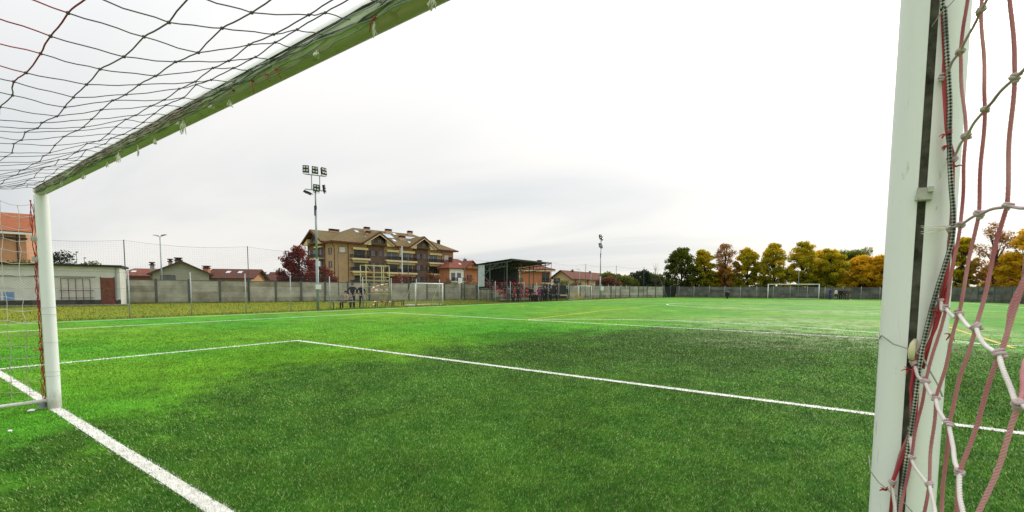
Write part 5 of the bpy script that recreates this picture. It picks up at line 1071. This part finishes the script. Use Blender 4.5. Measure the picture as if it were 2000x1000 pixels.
# dark screen and tables beyond the stand
p1, p2 = G(1060, 63), G(1105, 66); t = p2-p1
sw = thing('dark_screen', 'dark windbreak screen behind the standing spectators', 'screen', p1, math.atan2(t.y, t.x)); Lq = t.length
mb = MB(); mb.box(0, Lq, -.02, .02, .05, 1.95); mb.build('sheet', M_BLACK, sw)
for k in range(4): mb = MB(); mb.bar((Lq*k/3, -.05, -.05), (Lq*k/3, -.05, 2.7), .06, .06); mb.build('post', M_SFRAME, sw)
mb = MB(); mb.bar((0, -.05, 2.65), (Lq, -.05, 2.65), .05, .05); mb.build('rail', M_SFRAME, sw)
for (px, lab, cm) in ((1079, 'small table with blue cloth beside the standing spectators', (.10, .13, .34)), (1097, 'pale wooden table right of the standing spectators', (.36, .31, .19))):
    p = G(px, 54.5); tb = thing('folding_table', lab, 'table', p, math.radians(80)); mb = MB(); mb.box(-.7, .7, -.35, .35, .70, .74); mb.box(-.7, .7, -.36, -.34, .60, .70); mb.build('top', mat('table_%d' % px, cm, .7, .15, 4), tb)
    for x in (-.6, .6):
        for y in (-.3, .3): mb = MB(); mb.bar((x, y, -.03), (x, y, .70), .04, .04); mb.build('leg', M_SFRAME, tb)
p = G(1047, 50); b_ = thing('waste_bin', 'dark round waste bin at the end of grandstand', 'bin', p); mb = MB(); mb.tube([(0, 0, -.03), (0, 0, .7)], [.22, .28], 12); mb.build('body', M_BLACK, b_); mb = MB(); mb.tube([(0, 0, .7), (0, 0, .74)], .30, 12); mb.build('rim', M_BLACK, b_)

# ------------------------------------------------------------------ people
SKIN = (.42, .25, .18)
def person(label, loc, face, h=1.74, top=(.03, .03, .04), legs=(.02, .022, .03), shoes=(.03, .03, .03), hair=(.02, .015, .01), pose='stand', arms='down', long_hair=False, bald=False, coat=0.0, seed=0, skinlegs=False):
    rg = random.Random(seed*13+5); s = h/1.74; t = thing('person', label, 'person', loc, face)       # faces -y before rotation
    V = []; E_ = []; R = []; Lb = []
    def v(x, y, z, r, par=None, lb=None):
        V.append(Vector((x*s, y*s, z*s))); R.append(r*s); i = len(V)-1
        if par is not None: E_.append((par, i)); Lb.append(lb)
        return i
    sit = pose == 'sit'; hz = .50 if sit else .93; lean = 0.03
    pel = v(0, 0, hz, .125); wa = v(0, -.01, hz+.17, .120, pel, 'top'); ch = v(0, .0, hz+.36, .145, wa, 'top'); sh = v(0, .01, hz+.50, .095, ch, 'top'); nk = v(0, -.0, hz+.585, .052, sh, 'skin'); hd = v(0, -.02, hz+.68, .088, nk, 'skin'); tp_ = v(0, -.015, hz+.765, .075, hd, 'skin')
    tips = []
    for sg in (-1, 1):
        s1_ = v(sg*.165, .01, hz+.49, .066, sh, 'top')
        if arms == 'hips': el = v(sg*.37, .10, hz+.24, .047, s1_, 'top'); wr = v(sg*.185, -.03, hz+.07, .034, el, 'top'); dr = Vector((-sg*.6, -.3, -.5))
        elif arms == 'fold': el = v(sg*.25, -.02, hz+.22, .05, s1_, 'top'); wr = v(-sg*.02, -.20, hz+.27+.02*sg, .036, el, 'top'); dr = Vector((-sg, -.1, 0))
        elif arms == 'lap': el = v(sg*.24, .0, hz+.22, .046, s1_, 'top'); wr = v(sg*.10, -.27, hz+.14, .034, el, 'top'); dr = Vector((-sg*.3, -.8, -.2))
        elif arms == 'pocket': el = v(sg*.27, .06, hz+.20, .05, s1_, 'top'); wr = v(sg*.19, -.06, hz-.02, .038, el, 'top'); dr = Vector((-sg*.2, -.3, -.9))
        else: el = v(sg*.235, .03, hz+.20, .047, s1_, 'top'); wr = v(sg*.25, -.04, hz-.05, .034, el, 'top'); dr = Vector((-sg*.05, -.15, -1))
        dr.normalize(); w_ = V[wr]/s; hn = w_+dr*.075; v(hn.x, hn.y, hn.z, .036, wr, 'skin'); tips.append((hn, dr, sg))
        if sit: kn = v(sg*.11, -.42, hz+.0, .068, None); hp = v(sg*.09, -.05, hz-.01, .09, pel, 'legs'); E_.append((hp, kn)); Lb.append('legs'); an = v(sg*.11, -.40, .09, .046, kn, 'legs')
        else:
            st_ = .045*rg.uniform(-1, 1); hp = v(sg*.09, 0, hz-.07, .098, pel, 'top' if coat else 'legs'); kn = v(sg*(.105+.02*rg.random()), -.02+st_, .50, .066, hp, 'legs'); an = v(sg*(.115+.03*rg.random()), .03+st_*1.6, .09, .045, kn, 'skin' if skinlegs else 'legs')
        a_ = V[an]/s; he = v(a_.x, a_.y+.01, .045, .043, an, 'shoes'); v(a_.x+sg*.03, a_.y-.17, .035, .036, he, 'shoes')
    me = bpy.data.meshes.new('skeleton'); me.from_pydata(V, E_, []); o = bpy.data.objects.new('tmp', me); col.objects.link(o)
    sk = o.modifiers.new('s', 'SKIN'); sk.use_smooth_shade = True
    for i, d in enumerate(me.skin_vertices[0].data): d.radius = (R[i], R[i]); d.use_root = (i == 0)
    for i, rx, ry_ in ((1, 1.22, .86), (2, 1.25, .82), (3, 1.5, .8), (0, 1.2, .95), (5, .86, 1.05)): me.skin_vertices[0].data[i].radius = (R[i]*rx, R[i]*ry_)
    o.modifiers.new('b', 'SUBSURF').levels = 1
    dg = bpy.context.evaluated_depsgraph_get(); bm_ = bpy.data.meshes.new_from_object(o.evaluated_get(dg)); bpy.data.objects.remove(o); bpy.data.meshes.remove(me)
    idx = {'top': 0, 'legs': 1, 'skin': 2, 'shoes': 3}
    def m_(n, c): return mat('person_%s_%02x%02x%02x' % (n, *[int(x*255) for x in c]), c, .85, .2, 9)
    mats = [m_('top', top), m_('legs', legs), m_('skin', SKIN), m_('shoes', shoes)]
    bm_.materials.clear()
    for q in mats: bm_.materials.append(q)
    seg = [(V[a], V[b], idx[l]) for (a, b), l in zip(E_, Lb)]
    for p in bm_.polygons:
        c = p.center; best = min(seg, key=lambda q: (c-(q[0]+(q[1]-q[0])*max(0, min(1, (c-q[0]).dot(q[1]-q[0])/max(1e-9, (q[1]-q[0]).length_squared))))).length); p.material_index = best[2]
        if best[2] == 0 and not coat and c.z < (hz-.02)*s and abs(c.x) < .2*s: p.material_index = 1
    bm = bmesh.new(); bm.from_mesh(bm_)
    def add_mb(mb, mi):
        tmp = mb.mesh('x', mats[mi]); n0 = len(bm.faces); bm.from_mesh(tmp); bm.faces.ensure_lookup_table()
        for f_ in bm.faces[n0:]: f_.material_index = mi; f_.smooth = True
        bpy.data.meshes.remove(tmp)
    fm = MB()
    for hn, dr, sg in tips:                                         # fingers and thumb
        side = dr.cross(Vector((0, 1, 0.2))).normalized(); up_ = side.cross(dr)
        for k in range(4): a = hn+dr*.02+side*(.018*(k-1.5)); l = (.060, .072, .068, .052)[k]; fm.tube([a*s, (a+dr*l*.55)*s, (a+dr*l-up_*.02)*s], [.010*s, .009*s, .007*s], 5)
        a = hn-dr*.03+side*.03*sg; fm.tube([a*s, (a+side*.025*sg+dr*.03)*s, (a+side*.028*sg+dr*.06)*s], [.012*s, .010*s, .008*s], 5)
    hz_ = hz+.69
    fm.tube([(0, -.095*s, (hz_+.02)*s), (0, -.125*s, (hz_-.015)*s), (0, -.10*s, (hz_-.03)*s)], [.008*s, .016*s, .010*s], 5)
    for sg in (-1, 1): fm.ball((sg*.078*s, .0, (hz_-.005)*s), (.012*s, .024*s, .034*s), 6, 4)
    add_mb(fm, 2)
    if coat:
        cm = MB(); k = 14; v_ = []
        for z_, rx, ry_ in ((hz+.12, .165, .135), (hz-.05, .20, .155), (hz-.05-coat, .225, .175)): v_ += [(rx*s*math.cos(6.2832*i/k), ry_*s*math.sin(6.2832*i/k), z_*s) for i in range(k)]
        cm.add(v_, [(r_*k+i, r_*k+(i+1) % k, (r_+1)*k+(i+1) % k, (r_+1)*k+i) for r_ in range(2) for i in range(k)]); add_mb(cm, 0)
    body = bpy.data.meshes.new('body'); bm.to_mesh(body); bm.free(); bpy.data.meshes.remove(bm_)
    for q in mats: body.materials.append(q)
    obj('body', body, t)
    if not bald:
        hm = MB(); c = Vector((0, .005, hz+.725))*s; hm.ball(c, (.092*s, .105*s, .09*s), 10, 6)
        if long_hair: hm.ball(c+Vector((0, .055, -.10))*s, (.10*s, .065*s, .17*s), 10, 6)
        hm.build('hair', m_('hair', hair), t, True)
    return t
def toward(p, q): return math.atan2((q[1]-p[1]), (q[0]-p[0]))+math.pi/2     # -y faces q
PC = (-5, 30)
BLK, NAVY = (.012, .012, .015), (.018, .03, .075)
q = (-27.38, 17.95); person('woman with long dark hair and beige jacket sitting on the bench', (q[0], q[1], -.03), math.radians(10), 1.66, (.36, .29, .22), (.012, .012, .014), pose='sit', arms='lap', long_hair=True, seed=1)
q = (-27.7, 18.75); person('man in dark navy jacket and jeans, hands on hips, by fence', (*q[:2], -.03), math.radians(60), 1.78, (.018, .02, .032), (.02, .028, .05), arms='hips', seed=2)
q = (-27.5, 19.35); person('balding man in black sweater, hands on hips, at tape', (*q[:2], -.03), math.radians(80), 1.72, (.012, .012, .014), (.016, .02, .035), arms='hips', bald=True, seed=3)
# spectators standing past the grandstand
spec = [(1036.5, 50.5, 'slim spectator in black standing at the end of the seats', BLK, 'pocket', 1.70, 0, 0), (1053, 51.5, 'spectator in magenta coat beside the waste bin', (.26, .015, .14), 'fold', 1.66, .22, 1), (1059.5, 52, 'spectator in black with pale scarf next to magenta coat', (.02, .02, .024), 'down', 1.72, 0, 0), (1064.5, 52.5, 'grey-haired spectator in long black coat, left of group centre', BLK, 'pocket', 1.76, .25, 0), (1069.5, 52.3, 'tall spectator in black coat at the centre of the group', (.016, .017, .022), 'fold', 1.80, .2, 0), (1076, 53, 'white-haired spectator in black jacket behind the blue table', BLK, 'down', 1.78, 0, 0), (1086.5, 53.5, 'spectator in dark jacket with red collar, right of group', (.04, .014, .018), 'pocket', 1.76, 0, 0)]
for i, (px, dep, lab, tc_, ar, hh, ct, lh) in enumerate(spec):
    p = G(px, dep); person(lab, (p.x, p.y, -.03), toward(p, PC)+(-.5+.25*i), hh, tc_, (.015, .016, .022), arms=ar, coat=ct, long_hair=bool(lh), hair=(.35, .34, .32) if 'grey' in lab or 'white' in lab else (.03, .02, .015), seed=10+i)
p = G(1108, 62); person('lone spectator in black standing against the pale wall', (p.x, p.y, -.03), toward(p, PC), 1.76, BLK, arms='pocket', seed=31)
p = G(1233, 76); person('distant man in dark green jacket walking along the wall', (p.x, p.y, -.03), toward(p, (-60, 90)), 1.74, (.02, .028, .022), (.02, .02, .02), arms='hips', seed=32)
# seated spectators
for i, (k, yi, lab, c) in enumerate(((0, 7, 'spectator in red jacket sitting in the front seat row', (.30, .02, .025)), (1, 2, 'grey-haired spectator in dark coat in the second seat row', (.02, .02, .024)), (2, 2, 'spectator in dark red sweater in the third seat row', (.12, .02, .02)), (1, 3, 'spectator in black sitting beside the stand aisle', (.014, .014, .016)), (1, 6, 'spectator in scarlet sweater in the second row, far side', (.34, .02, .025)), (2, 5, 'spectator in dark blue coat in the third row, far side', (.014, .02, .05)), (3, 1, 'spectator in black jacket in the fourth row, near side', (.016, .016, .018)), (0, 1, 'spectator in dark jacket at the near end of front row', (.02, .02, .024)), (2, 8, 'spectator in maroon jacket at the far end of third row', (.10, .014, .02)), (3, 6, 'spectator in black in the fourth row, far side', (.014, .014, .016)))):
    x, z = ST[k]; y = .55+yi*.70 if yi != 3 else 2.75; person(lab, (-32.8+x-.05, 38.3+y, z-.44), math.radians(90), 1.68, c, arms='lap', pose='sit', hair=(.3, .29, .27) if 'grey' in lab else (.03, .02, .015), seed=40+i)
for i, (dx, dy, lab, c) in enumerate(((5.25, 1.0, 'person in red top standing at the grandstand steps', (.32, .03, .035)), (5.3, 1.6, 'person in dark clothes standing before the grandstand', (.016, .016, .02)), (4.9, .35, 'person in grey jacket at the near corner of grandstand', (.10, .11, .13)))):
    person(lab, (-32.8+dx, 38.3+dy, -.03), math.radians(120+i*50), 1.7, c, (.015, .016, .02), arms=('down', 'pocket', 'fold')[i], seed=50+i)
for i, (px, dep, lab, c) in enumerate(((1056.3, 53.6, 'spectator in dark brown jacket behind the magenta coat', (.05, .03, .02)), (1067, 54.4, 'spectator in navy parka behind the black coats', (.016, .022, .05)), (1073, 54.2, 'short spectator in charcoal hoodie behind the blue table', (.03, .03, .032)), (1041, 52.2, 'spectator in dark red jacket right of the seat rows', (.14, .018, .02)))):
    p = G(px, dep); person(lab, (p.x, p.y, -.03), toward(p, PC)+.4*i-.5, 1.7, c, arms=('down', 'fold', 'pocket', 'hips')[i], seed=80+i)
# group at the far end
for i, (px, dep, lab, c, lg, ar) in enumerate(((1621.5, 72, 'man in royal blue tracksuit standing right of the far goal', (.02, .04, .16), (.02, .04, .14), 'down'), (1633, 72.5, 'player in white shirt and black shorts near the far goal', (.62, .60, .58), (.02, .02, .022), 'down'), (1638.5, 73, 'leftmost player in black in the far group', BLK, BLK, 'fold'), (1643, 72, 'middle player in black in the far group', (.02, .014, .014), BLK, 'down'), (1647.5, 72.6, 'player in dark navy top at right of the far group', (.014, .02, .05), (.012, .014, .03), 'fold'), (1651, 73.2, 'player in teal jacket at the end of the far group', (.015, .07, .08), (.012, .05, .06), 'pocket'), (1657, 72.4, 'person in brown jacket standing apart right of far group', (.10, .05, .03), (.09, .06, .03), 'down'))):
    p = G(px, dep); person(lab, (p.x, p.y, 0), toward(p, (-10, 60))+(-.6+.3*i), 1.74 if i else 1.84, c, lg, arms=ar, seed=60+i, skinlegs=(i == 1))

# ------------------------------------------------------------------ trees and shrubs
def leaf_material(name, ramp):
    m = bpy.data.materials.new(name); m.use_nodes = True; nt = m.node_tree; N = nt.nodes; L = nt.links; b = N['Principled BSDF']; b.inputs['Roughness'].default_value = .7; b.inputs['Specular IOR Level'].default_value = .2
    at = N.new('ShaderNodeAttribute'); at.attribute_name = 'tone'; r = N.new('ShaderNodeValToRGB'); el = r.color_ramp.elements
    while len(el) < len(ramp): el.new(.5)
    for e, (p_, c_) in zip(el, ramp): e.position = p_; e.color = (*c_, 1)
    L.new(at.outputs['Fac'], r.inputs[0]); L.new(r.outputs[0], b.inputs[0]); tr = N.new('ShaderNodeBsdfTranslucent'); L.new(r.outputs[0], tr.inputs[0]); ms = N.new('ShaderNodeMixShader'); ms.inputs[0].default_value = .58; L.new(b.outputs[0], ms.inputs[1]); L.new(tr.outputs[0], ms.inputs[2]); L.new(ms.outputs[0], N['Material Output'].inputs[0]); return m
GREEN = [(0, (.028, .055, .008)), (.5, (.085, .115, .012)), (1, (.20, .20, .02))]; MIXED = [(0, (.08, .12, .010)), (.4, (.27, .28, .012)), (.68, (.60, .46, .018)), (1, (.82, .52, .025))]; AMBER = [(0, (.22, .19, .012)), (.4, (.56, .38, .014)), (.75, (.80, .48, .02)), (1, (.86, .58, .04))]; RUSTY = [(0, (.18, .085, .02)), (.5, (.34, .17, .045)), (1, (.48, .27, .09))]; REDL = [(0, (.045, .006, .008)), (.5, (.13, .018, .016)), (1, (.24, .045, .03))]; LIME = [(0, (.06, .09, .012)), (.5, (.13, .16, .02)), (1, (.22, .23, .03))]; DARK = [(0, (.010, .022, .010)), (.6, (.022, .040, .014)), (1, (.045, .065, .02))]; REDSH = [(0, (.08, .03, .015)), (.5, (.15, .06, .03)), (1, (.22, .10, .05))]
LM = {k: leaf_material('leaves_'+k, v) for k, v in dict(green=GREEN, mixed=MIXED, amber=AMBER, rusty=RUSTY, red=REDL, lime=LIME, dark=DARK, redshrub=REDSH).items()}
M_BARK = mat('bark', (.055, .042, .032), .95, .35, 6, bump=.5, bscale=12)
def tree(name, label, base, H, rad, kind, seed, n=4200, trunk=True, shape='egg', crown0=.2, leaf=.17, cat='tree', clumps=46, group=None):
    rs = np.random.default_rng(seed); t = thing(name, label, cat, base, 0, group); rg = random.Random(seed)
    zc0 = H*crown0; ch = H-zc0
    def prof(u): return {'egg': min(1, .55+u*2.2)*max(0, 1-u**2.6)**.62*1.05, 'round': math.sqrt(max(0, 1-(2*u-1)**2)), 'cone': (1-u)**.7*min(1, .3+u*5), 'dome': math.sqrt(max(0, 1-u*u))}[shape]
    cl = []
    for k in range(clumps):
        u = rs.random()*.97; r_ = rad*prof(u); a = rs.uniform(0, 2*math.pi); q_ = math.sqrt(rs.uniform(.12, 1.0)); cl.append(np.array([math.cos(a)*r_*q_*rs.uniform(.85, 1.12), math.sin(a)*r_*q_*rs.uniform(.85, 1.12), zc0+ch*u*rs.uniform(.93, 1.03)]))
    if trunk:
        mb = MB(); mb.tube([(0, 0, -.05), (rg.uniform(-.05, .05), rg.uniform(-.05, .05), H*.25), (rg.uniform(-.15, .15), rg.uniform(-.15, .15), H*.55), (rg.uniform(-.2, .2), rg.uniform(-.2, .2), H*.9)], [H*.022, H*.018, H*.012, H*.004], 8); mb.build('trunk', M_BARK, t, True)
        mb = MB()
        for c in cl[::3]:
            z0 = max(H*.15, c[2]*.62); mb.tube([(0, 0, z0), (c[0]*.45, c[1]*.45, z0+(c[2]-z0)*.55), tuple(c)], [H*.009, H*.006, H*.002], 5, cap=False)
        mb.build('limbs', M_BARK, t, True)
    per = n//clumps; V = np.empty((clumps*per, 4, 3), np.float32); tone = np.empty(clumps*per, np.float32); i = 0; cs = rad*.36*(40/clumps)**.33
    for c in cl:
        d = rs.normal(0, 1, (per, 3)); d /= np.linalg.norm(d, axis=1)[:, None]; rr = cs*rs.uniform(.15, 1.0, per)**.6; P_ = c+d*rr[:, None]*np.array([1, 1, .72])
        a1 = rs.normal(0, 1, (per, 3)); a1 /= np.linalg.norm(a1, axis=1)[:, None]; a2 = np.cross(a1, rs.normal(0, 1, (per, 3))); a2 /= np.linalg.norm(a2, axis=1)[:, None]; sz = leaf*rs.uniform(.6, 1.35, per)[:, None]
        V[i:i+per, 0] = P_-a1*sz*.9; V[i:i+per, 1] = P_+a2*sz*.5; V[i:i+per, 2] = P_+a1*sz*.9; V[i:i+per, 3] = P_-a2*sz*.5
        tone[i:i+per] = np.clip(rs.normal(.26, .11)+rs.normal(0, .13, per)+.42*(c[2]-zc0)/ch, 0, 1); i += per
    N_ = clumps*per; me = bpy.data.meshes.new('crown'); me.vertices.add(4*N_); me.vertices.foreach_set('co', V.ravel()); me.loops.add(4*N_); me.loops.foreach_set('vertex_index', np.arange(4*N_, dtype=np.int32)); me.polygons.add(N_); me.polygons.foreach_set('loop_start', np.arange(0, 4*N_, 4, dtype=np.int32)); me.update(); me.validate()
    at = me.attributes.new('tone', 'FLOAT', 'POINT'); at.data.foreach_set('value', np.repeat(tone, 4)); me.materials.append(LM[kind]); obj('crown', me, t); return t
def ttop(px, py, dep): return 1.42+(hor(px)-py)*dep/FPX
ROW = [(1330, 486, 82, 'green', 3.3, 'dark green full tree, leftmost of the row behind far wall'), (1374, 489, 81, 'mixed', 2.5, 'narrow olive tree, second from left in the far row'), (1415, 476, 82, 'rusty', 2.3, 'sparse rust-coloured tree with visible trunk in the far row'), (1458, 486, 81, 'mixed', 2.5, 'olive and amber tree right of the sparse rusty tree'), (1511, 480, 81, 'mixed', 2.9, 'broad olive tree above the left post of far goal'), (1565, 477, 80, 'mixed', 3.0, 'tall golden olive tree above the right post of far goal'), (1619, 489, 80, 'mixed', 2.9, 'amber green tree behind the far group of players'), (1680, 502, 79, 'amber', 2.7, 'bright amber tree left of the near post'), (1722, 498, 77, 'amber', 2.4, 'amber tree partly hidden by the near post'), (1876, 468, 70, 'mixed', 2.0, 'yellow green tree just right of the near post'), (1940, 443, 66, 'rusty', 2.6, 'tall thinning golden tree seen through the side net'), (1998, 452, 62, 'amber', 2.8, 'golden tree at the right edge behind the net')]
for i, (px, py, dep, kind, rad, lab) in enumerate(ROW):
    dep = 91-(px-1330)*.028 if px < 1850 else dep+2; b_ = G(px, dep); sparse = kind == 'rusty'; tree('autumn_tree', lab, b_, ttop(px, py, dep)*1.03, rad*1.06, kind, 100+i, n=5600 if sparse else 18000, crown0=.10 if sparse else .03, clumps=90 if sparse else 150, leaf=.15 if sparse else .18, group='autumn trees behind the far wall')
for i, (px, py, dep, kind, rad, lab) in enumerate(((1415, 520, 91, 'amber', 2.4, 'low amber bush under the sparse rusty tree'), (1665, 487, 96, 'lime', 5.2, 'rounded lime green tree rising behind the far row'), (1600, 492, 94, 'amber', 2.6, 'yellow tree peeping between two trees of the far row'), (1960, 500, 74, 'amber', 3.0, 'low amber tree behind the tall golden one'))):
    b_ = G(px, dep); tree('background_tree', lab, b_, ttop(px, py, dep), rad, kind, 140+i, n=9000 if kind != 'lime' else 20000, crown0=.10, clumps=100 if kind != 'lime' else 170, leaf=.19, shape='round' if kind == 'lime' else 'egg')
for i, (px, py, dep, kind, rad, lab, shp) in enumerate(((1190, 533, 86, 'green', 2.6, 'dark green tree behind the far floodlight mast', 'round'), (1186, 541, 82, 'redshrub', 2.6, 'reddish brown bush beside the far floodlight mast', 'dome'), (1205, 538, 90, 'lime', 1.6, 'small yellow green tree right of reddish bush', 'round'), (1224, 541, 88, 'green', 2.6, 'low green tree in the gap above far wall', 'round'), (1249, 530, 90, 'dark', 2.6, 'dark evergreen tree above the walking man', 'round'), (1266, 534, 94, 'green', 2.4, 'mid green tree right of the dark evergreen', 'round'), (1283, 538, 92, 'green', 2.2, 'green tree next to the black gate', 'round'), (1258, 540, 100, 'lime', 3, 'pale green tree behind the dark evergreen', 'round'))):
    b_ = G(px, dep); tree('background_tree', lab, b_, ttop(px, py, dep), rad, kind, 170+i, n=5000, crown0=.03, clumps=60, leaf=.2, shape=shp)
b_ = G(585, 72); tree('red_maple', 'dark red maple tree left of the apartment block', b_, ttop(585, 484, 72), 3.0, 'red', 200, n=10000, crown0=.10, clumps=90, leaf=.15, shape='egg')
b_ = G(625, 70); tree('red_maple', 'smaller dark red maple behind the floodlight mast', b_, ttop(625, 520, 70), 2.2, 'red', 201, n=3200, crown0=.1, clumps=40, leaf=.15, shape='round')
for i, (px, py, dep, kind, rad, lab) in enumerate(((645, 540, 72, 'red', 1.3, 'dark red shrub at the apartment corner'), (727, 530, 78, 'redshrub', 1.3, 'red shrub left of the scaffold tower'), (790, 532, 80, 'red', 1.9, 'red shrub right of the scaffold tower'), (845, 534, 84, 'redshrub', 1.7, 'red shrub before the last balcony'), (880, 540, 88, 'redshrub', 1.5, 'reddish shrub at the right apartment corner'), (915, 541, 84, 'redshrub', 1.9, 'brownish red shrub below the white house balcony'), (1103, 548, 95, 'green', 1.5, 'green shrub below the terraced houses'), (1125, 552, 95, 'redshrub', 1.6, 'reddish shrub below the far terraced houses'))):
    b_ = G(px, dep); tree('shrub', lab, b_, ttop(px, py, dep), rad, kind, 220+i, n=1500, crown0=.05, clumps=22, leaf=.14, shape='dome' if i % 2 else 'round', cat='shrub')
b_ = G(120, 46); tree('conifer', 'dark conifer top rising behind the shed roof', b_, ttop(120, 495, 46), 1.9, 'dark', 240, n=3200, crown0=.2, clumps=40, leaf=.11, shape='dome')
b_ = G(178, 52); tree('background_tree', 'low green treetop showing over the shed roof', b_, ttop(178, 513, 52), 1.6, 'green', 241, n=1800, crown0=.2, clumps=26, leaf=.12, shape='dome')
b_ = G(40, 40); tree('shrub', 'green shrub between shed roof and terracotta house', b_, ttop(40, 508, 40), 1.8, 'green', 242, n=1600, crown0=.2, clumps=26, leaf=.10, shape='dome', cat='shrub')
b_ = G(1279, 84); t = thing('bare_tree', 'leafless sapling with thin branches left of gate', 'tree', b_); mb = MB(); rg = random.Random(4)
mb.tube([(0, 0, 0), (.1, 0, 3.0), (.0, .1, 6.5)], [.09, .06, .015], 6); mb.build('trunk', M_BARK, t, True); mb = MB()
for k in range(26): a = rg.uniform(0, 6.28); z = rg.uniform(1.6, 5.2); r_ = rg.uniform(.5, 1.1); mb.tube([(0.05, .02, z), (math.cos(a)*r_*.5, math.sin(a)*r_*.5, z+.6), (math.cos(a)*r_, math.sin(a)*r_, z+rg.uniform(1.0, 1.9))], [.028, .018, .006], 4, cap=False)
mb.build('limbs', M_BARK, t, True)

# ------------------------------------------------------------------ street lamps and far poles
def lamp(label, px, py, dep, double=False, arm=1.1, rz=0.0):
    b_ = G(px, dep); H = ttop(px, py, dep); t = thing('street_lamp', label, 'street lamp', b_, rz)
    mb = MB(); mb.tube([(0, 0, 0), (0, 0, 3), (0, 0, H)], [.08, .065, .045], 8); mb.build('pole', M_GREY, t, True)
    for sg in ((-1, 1) if double else (1,)):
        mb = MB(); mb.tube([(0, 0, H-.03), (sg*arm*.5, 0, H+.08)], .03, 6); mb.build('arm', M_GREY, t, True); mb = MB(); mb.prism([(sg*arm*.35, H+.06), (sg*arm, H+.16), (sg*arm, H+.22), (sg*arm*.35, H+.16)][::sg], -.12, .12, 'y'); mb.build('lamp_head', M_GREY, t)
lamp('tall double-headed street lamp above the grey gable house', 317, 463, 50, True, .9, math.radians(18)); lamp('single street lamp behind the shed, left of two', 153, 495, 62, False, .5, 0); lamp('short street lamp behind the shed, right of two', 168, 506, 70, False, .5)
lamp('distant street lamp above the terraced houses, nearest', 1132, 527, 110, False, 1.0, 3.1); lamp('distant street lamp right of the terraced houses', 1154, 533, 130, False, 1.0, 3.1); lamp('farthest small street lamp near the small gabled house', 1159, 538, 150, False, 1.0, 3.1)
lamp('street lamp head showing just above the grandstand roof', 956, 513, 100, False, 1.0, 3.1)
p = G(1559, 76); t = thing('slim_pole', 'thin grey pole rising behind the far goal', 'pole', p); mb = MB(); mb.tube([(0, 0, 0), (0, 0, 5.2)], .035, 6); mb.build('shaft', M_GREY, t, True); mb = MB(); mb.ball((0, 0, 5.22), .05, 6, 4); mb.build('cap', M_GREY, t)
a_, b_ = G(1283, 80), G(1304, 78); t = thing('guy_wire', 'diagonal guy wire running down to the gate', 'wire', b_); mb = MB(); mb.tube([(0, 0, 0), (a_.x-b_.x, a_.y-b_.y, 4.6)], .018, 5); mb.build('cable', M_GREY, t); mb = MB(); mb.tube([(0, 0, -.05), (0, 0, .15)], .04, 6); mb.build('anchor', M_GREY, t)
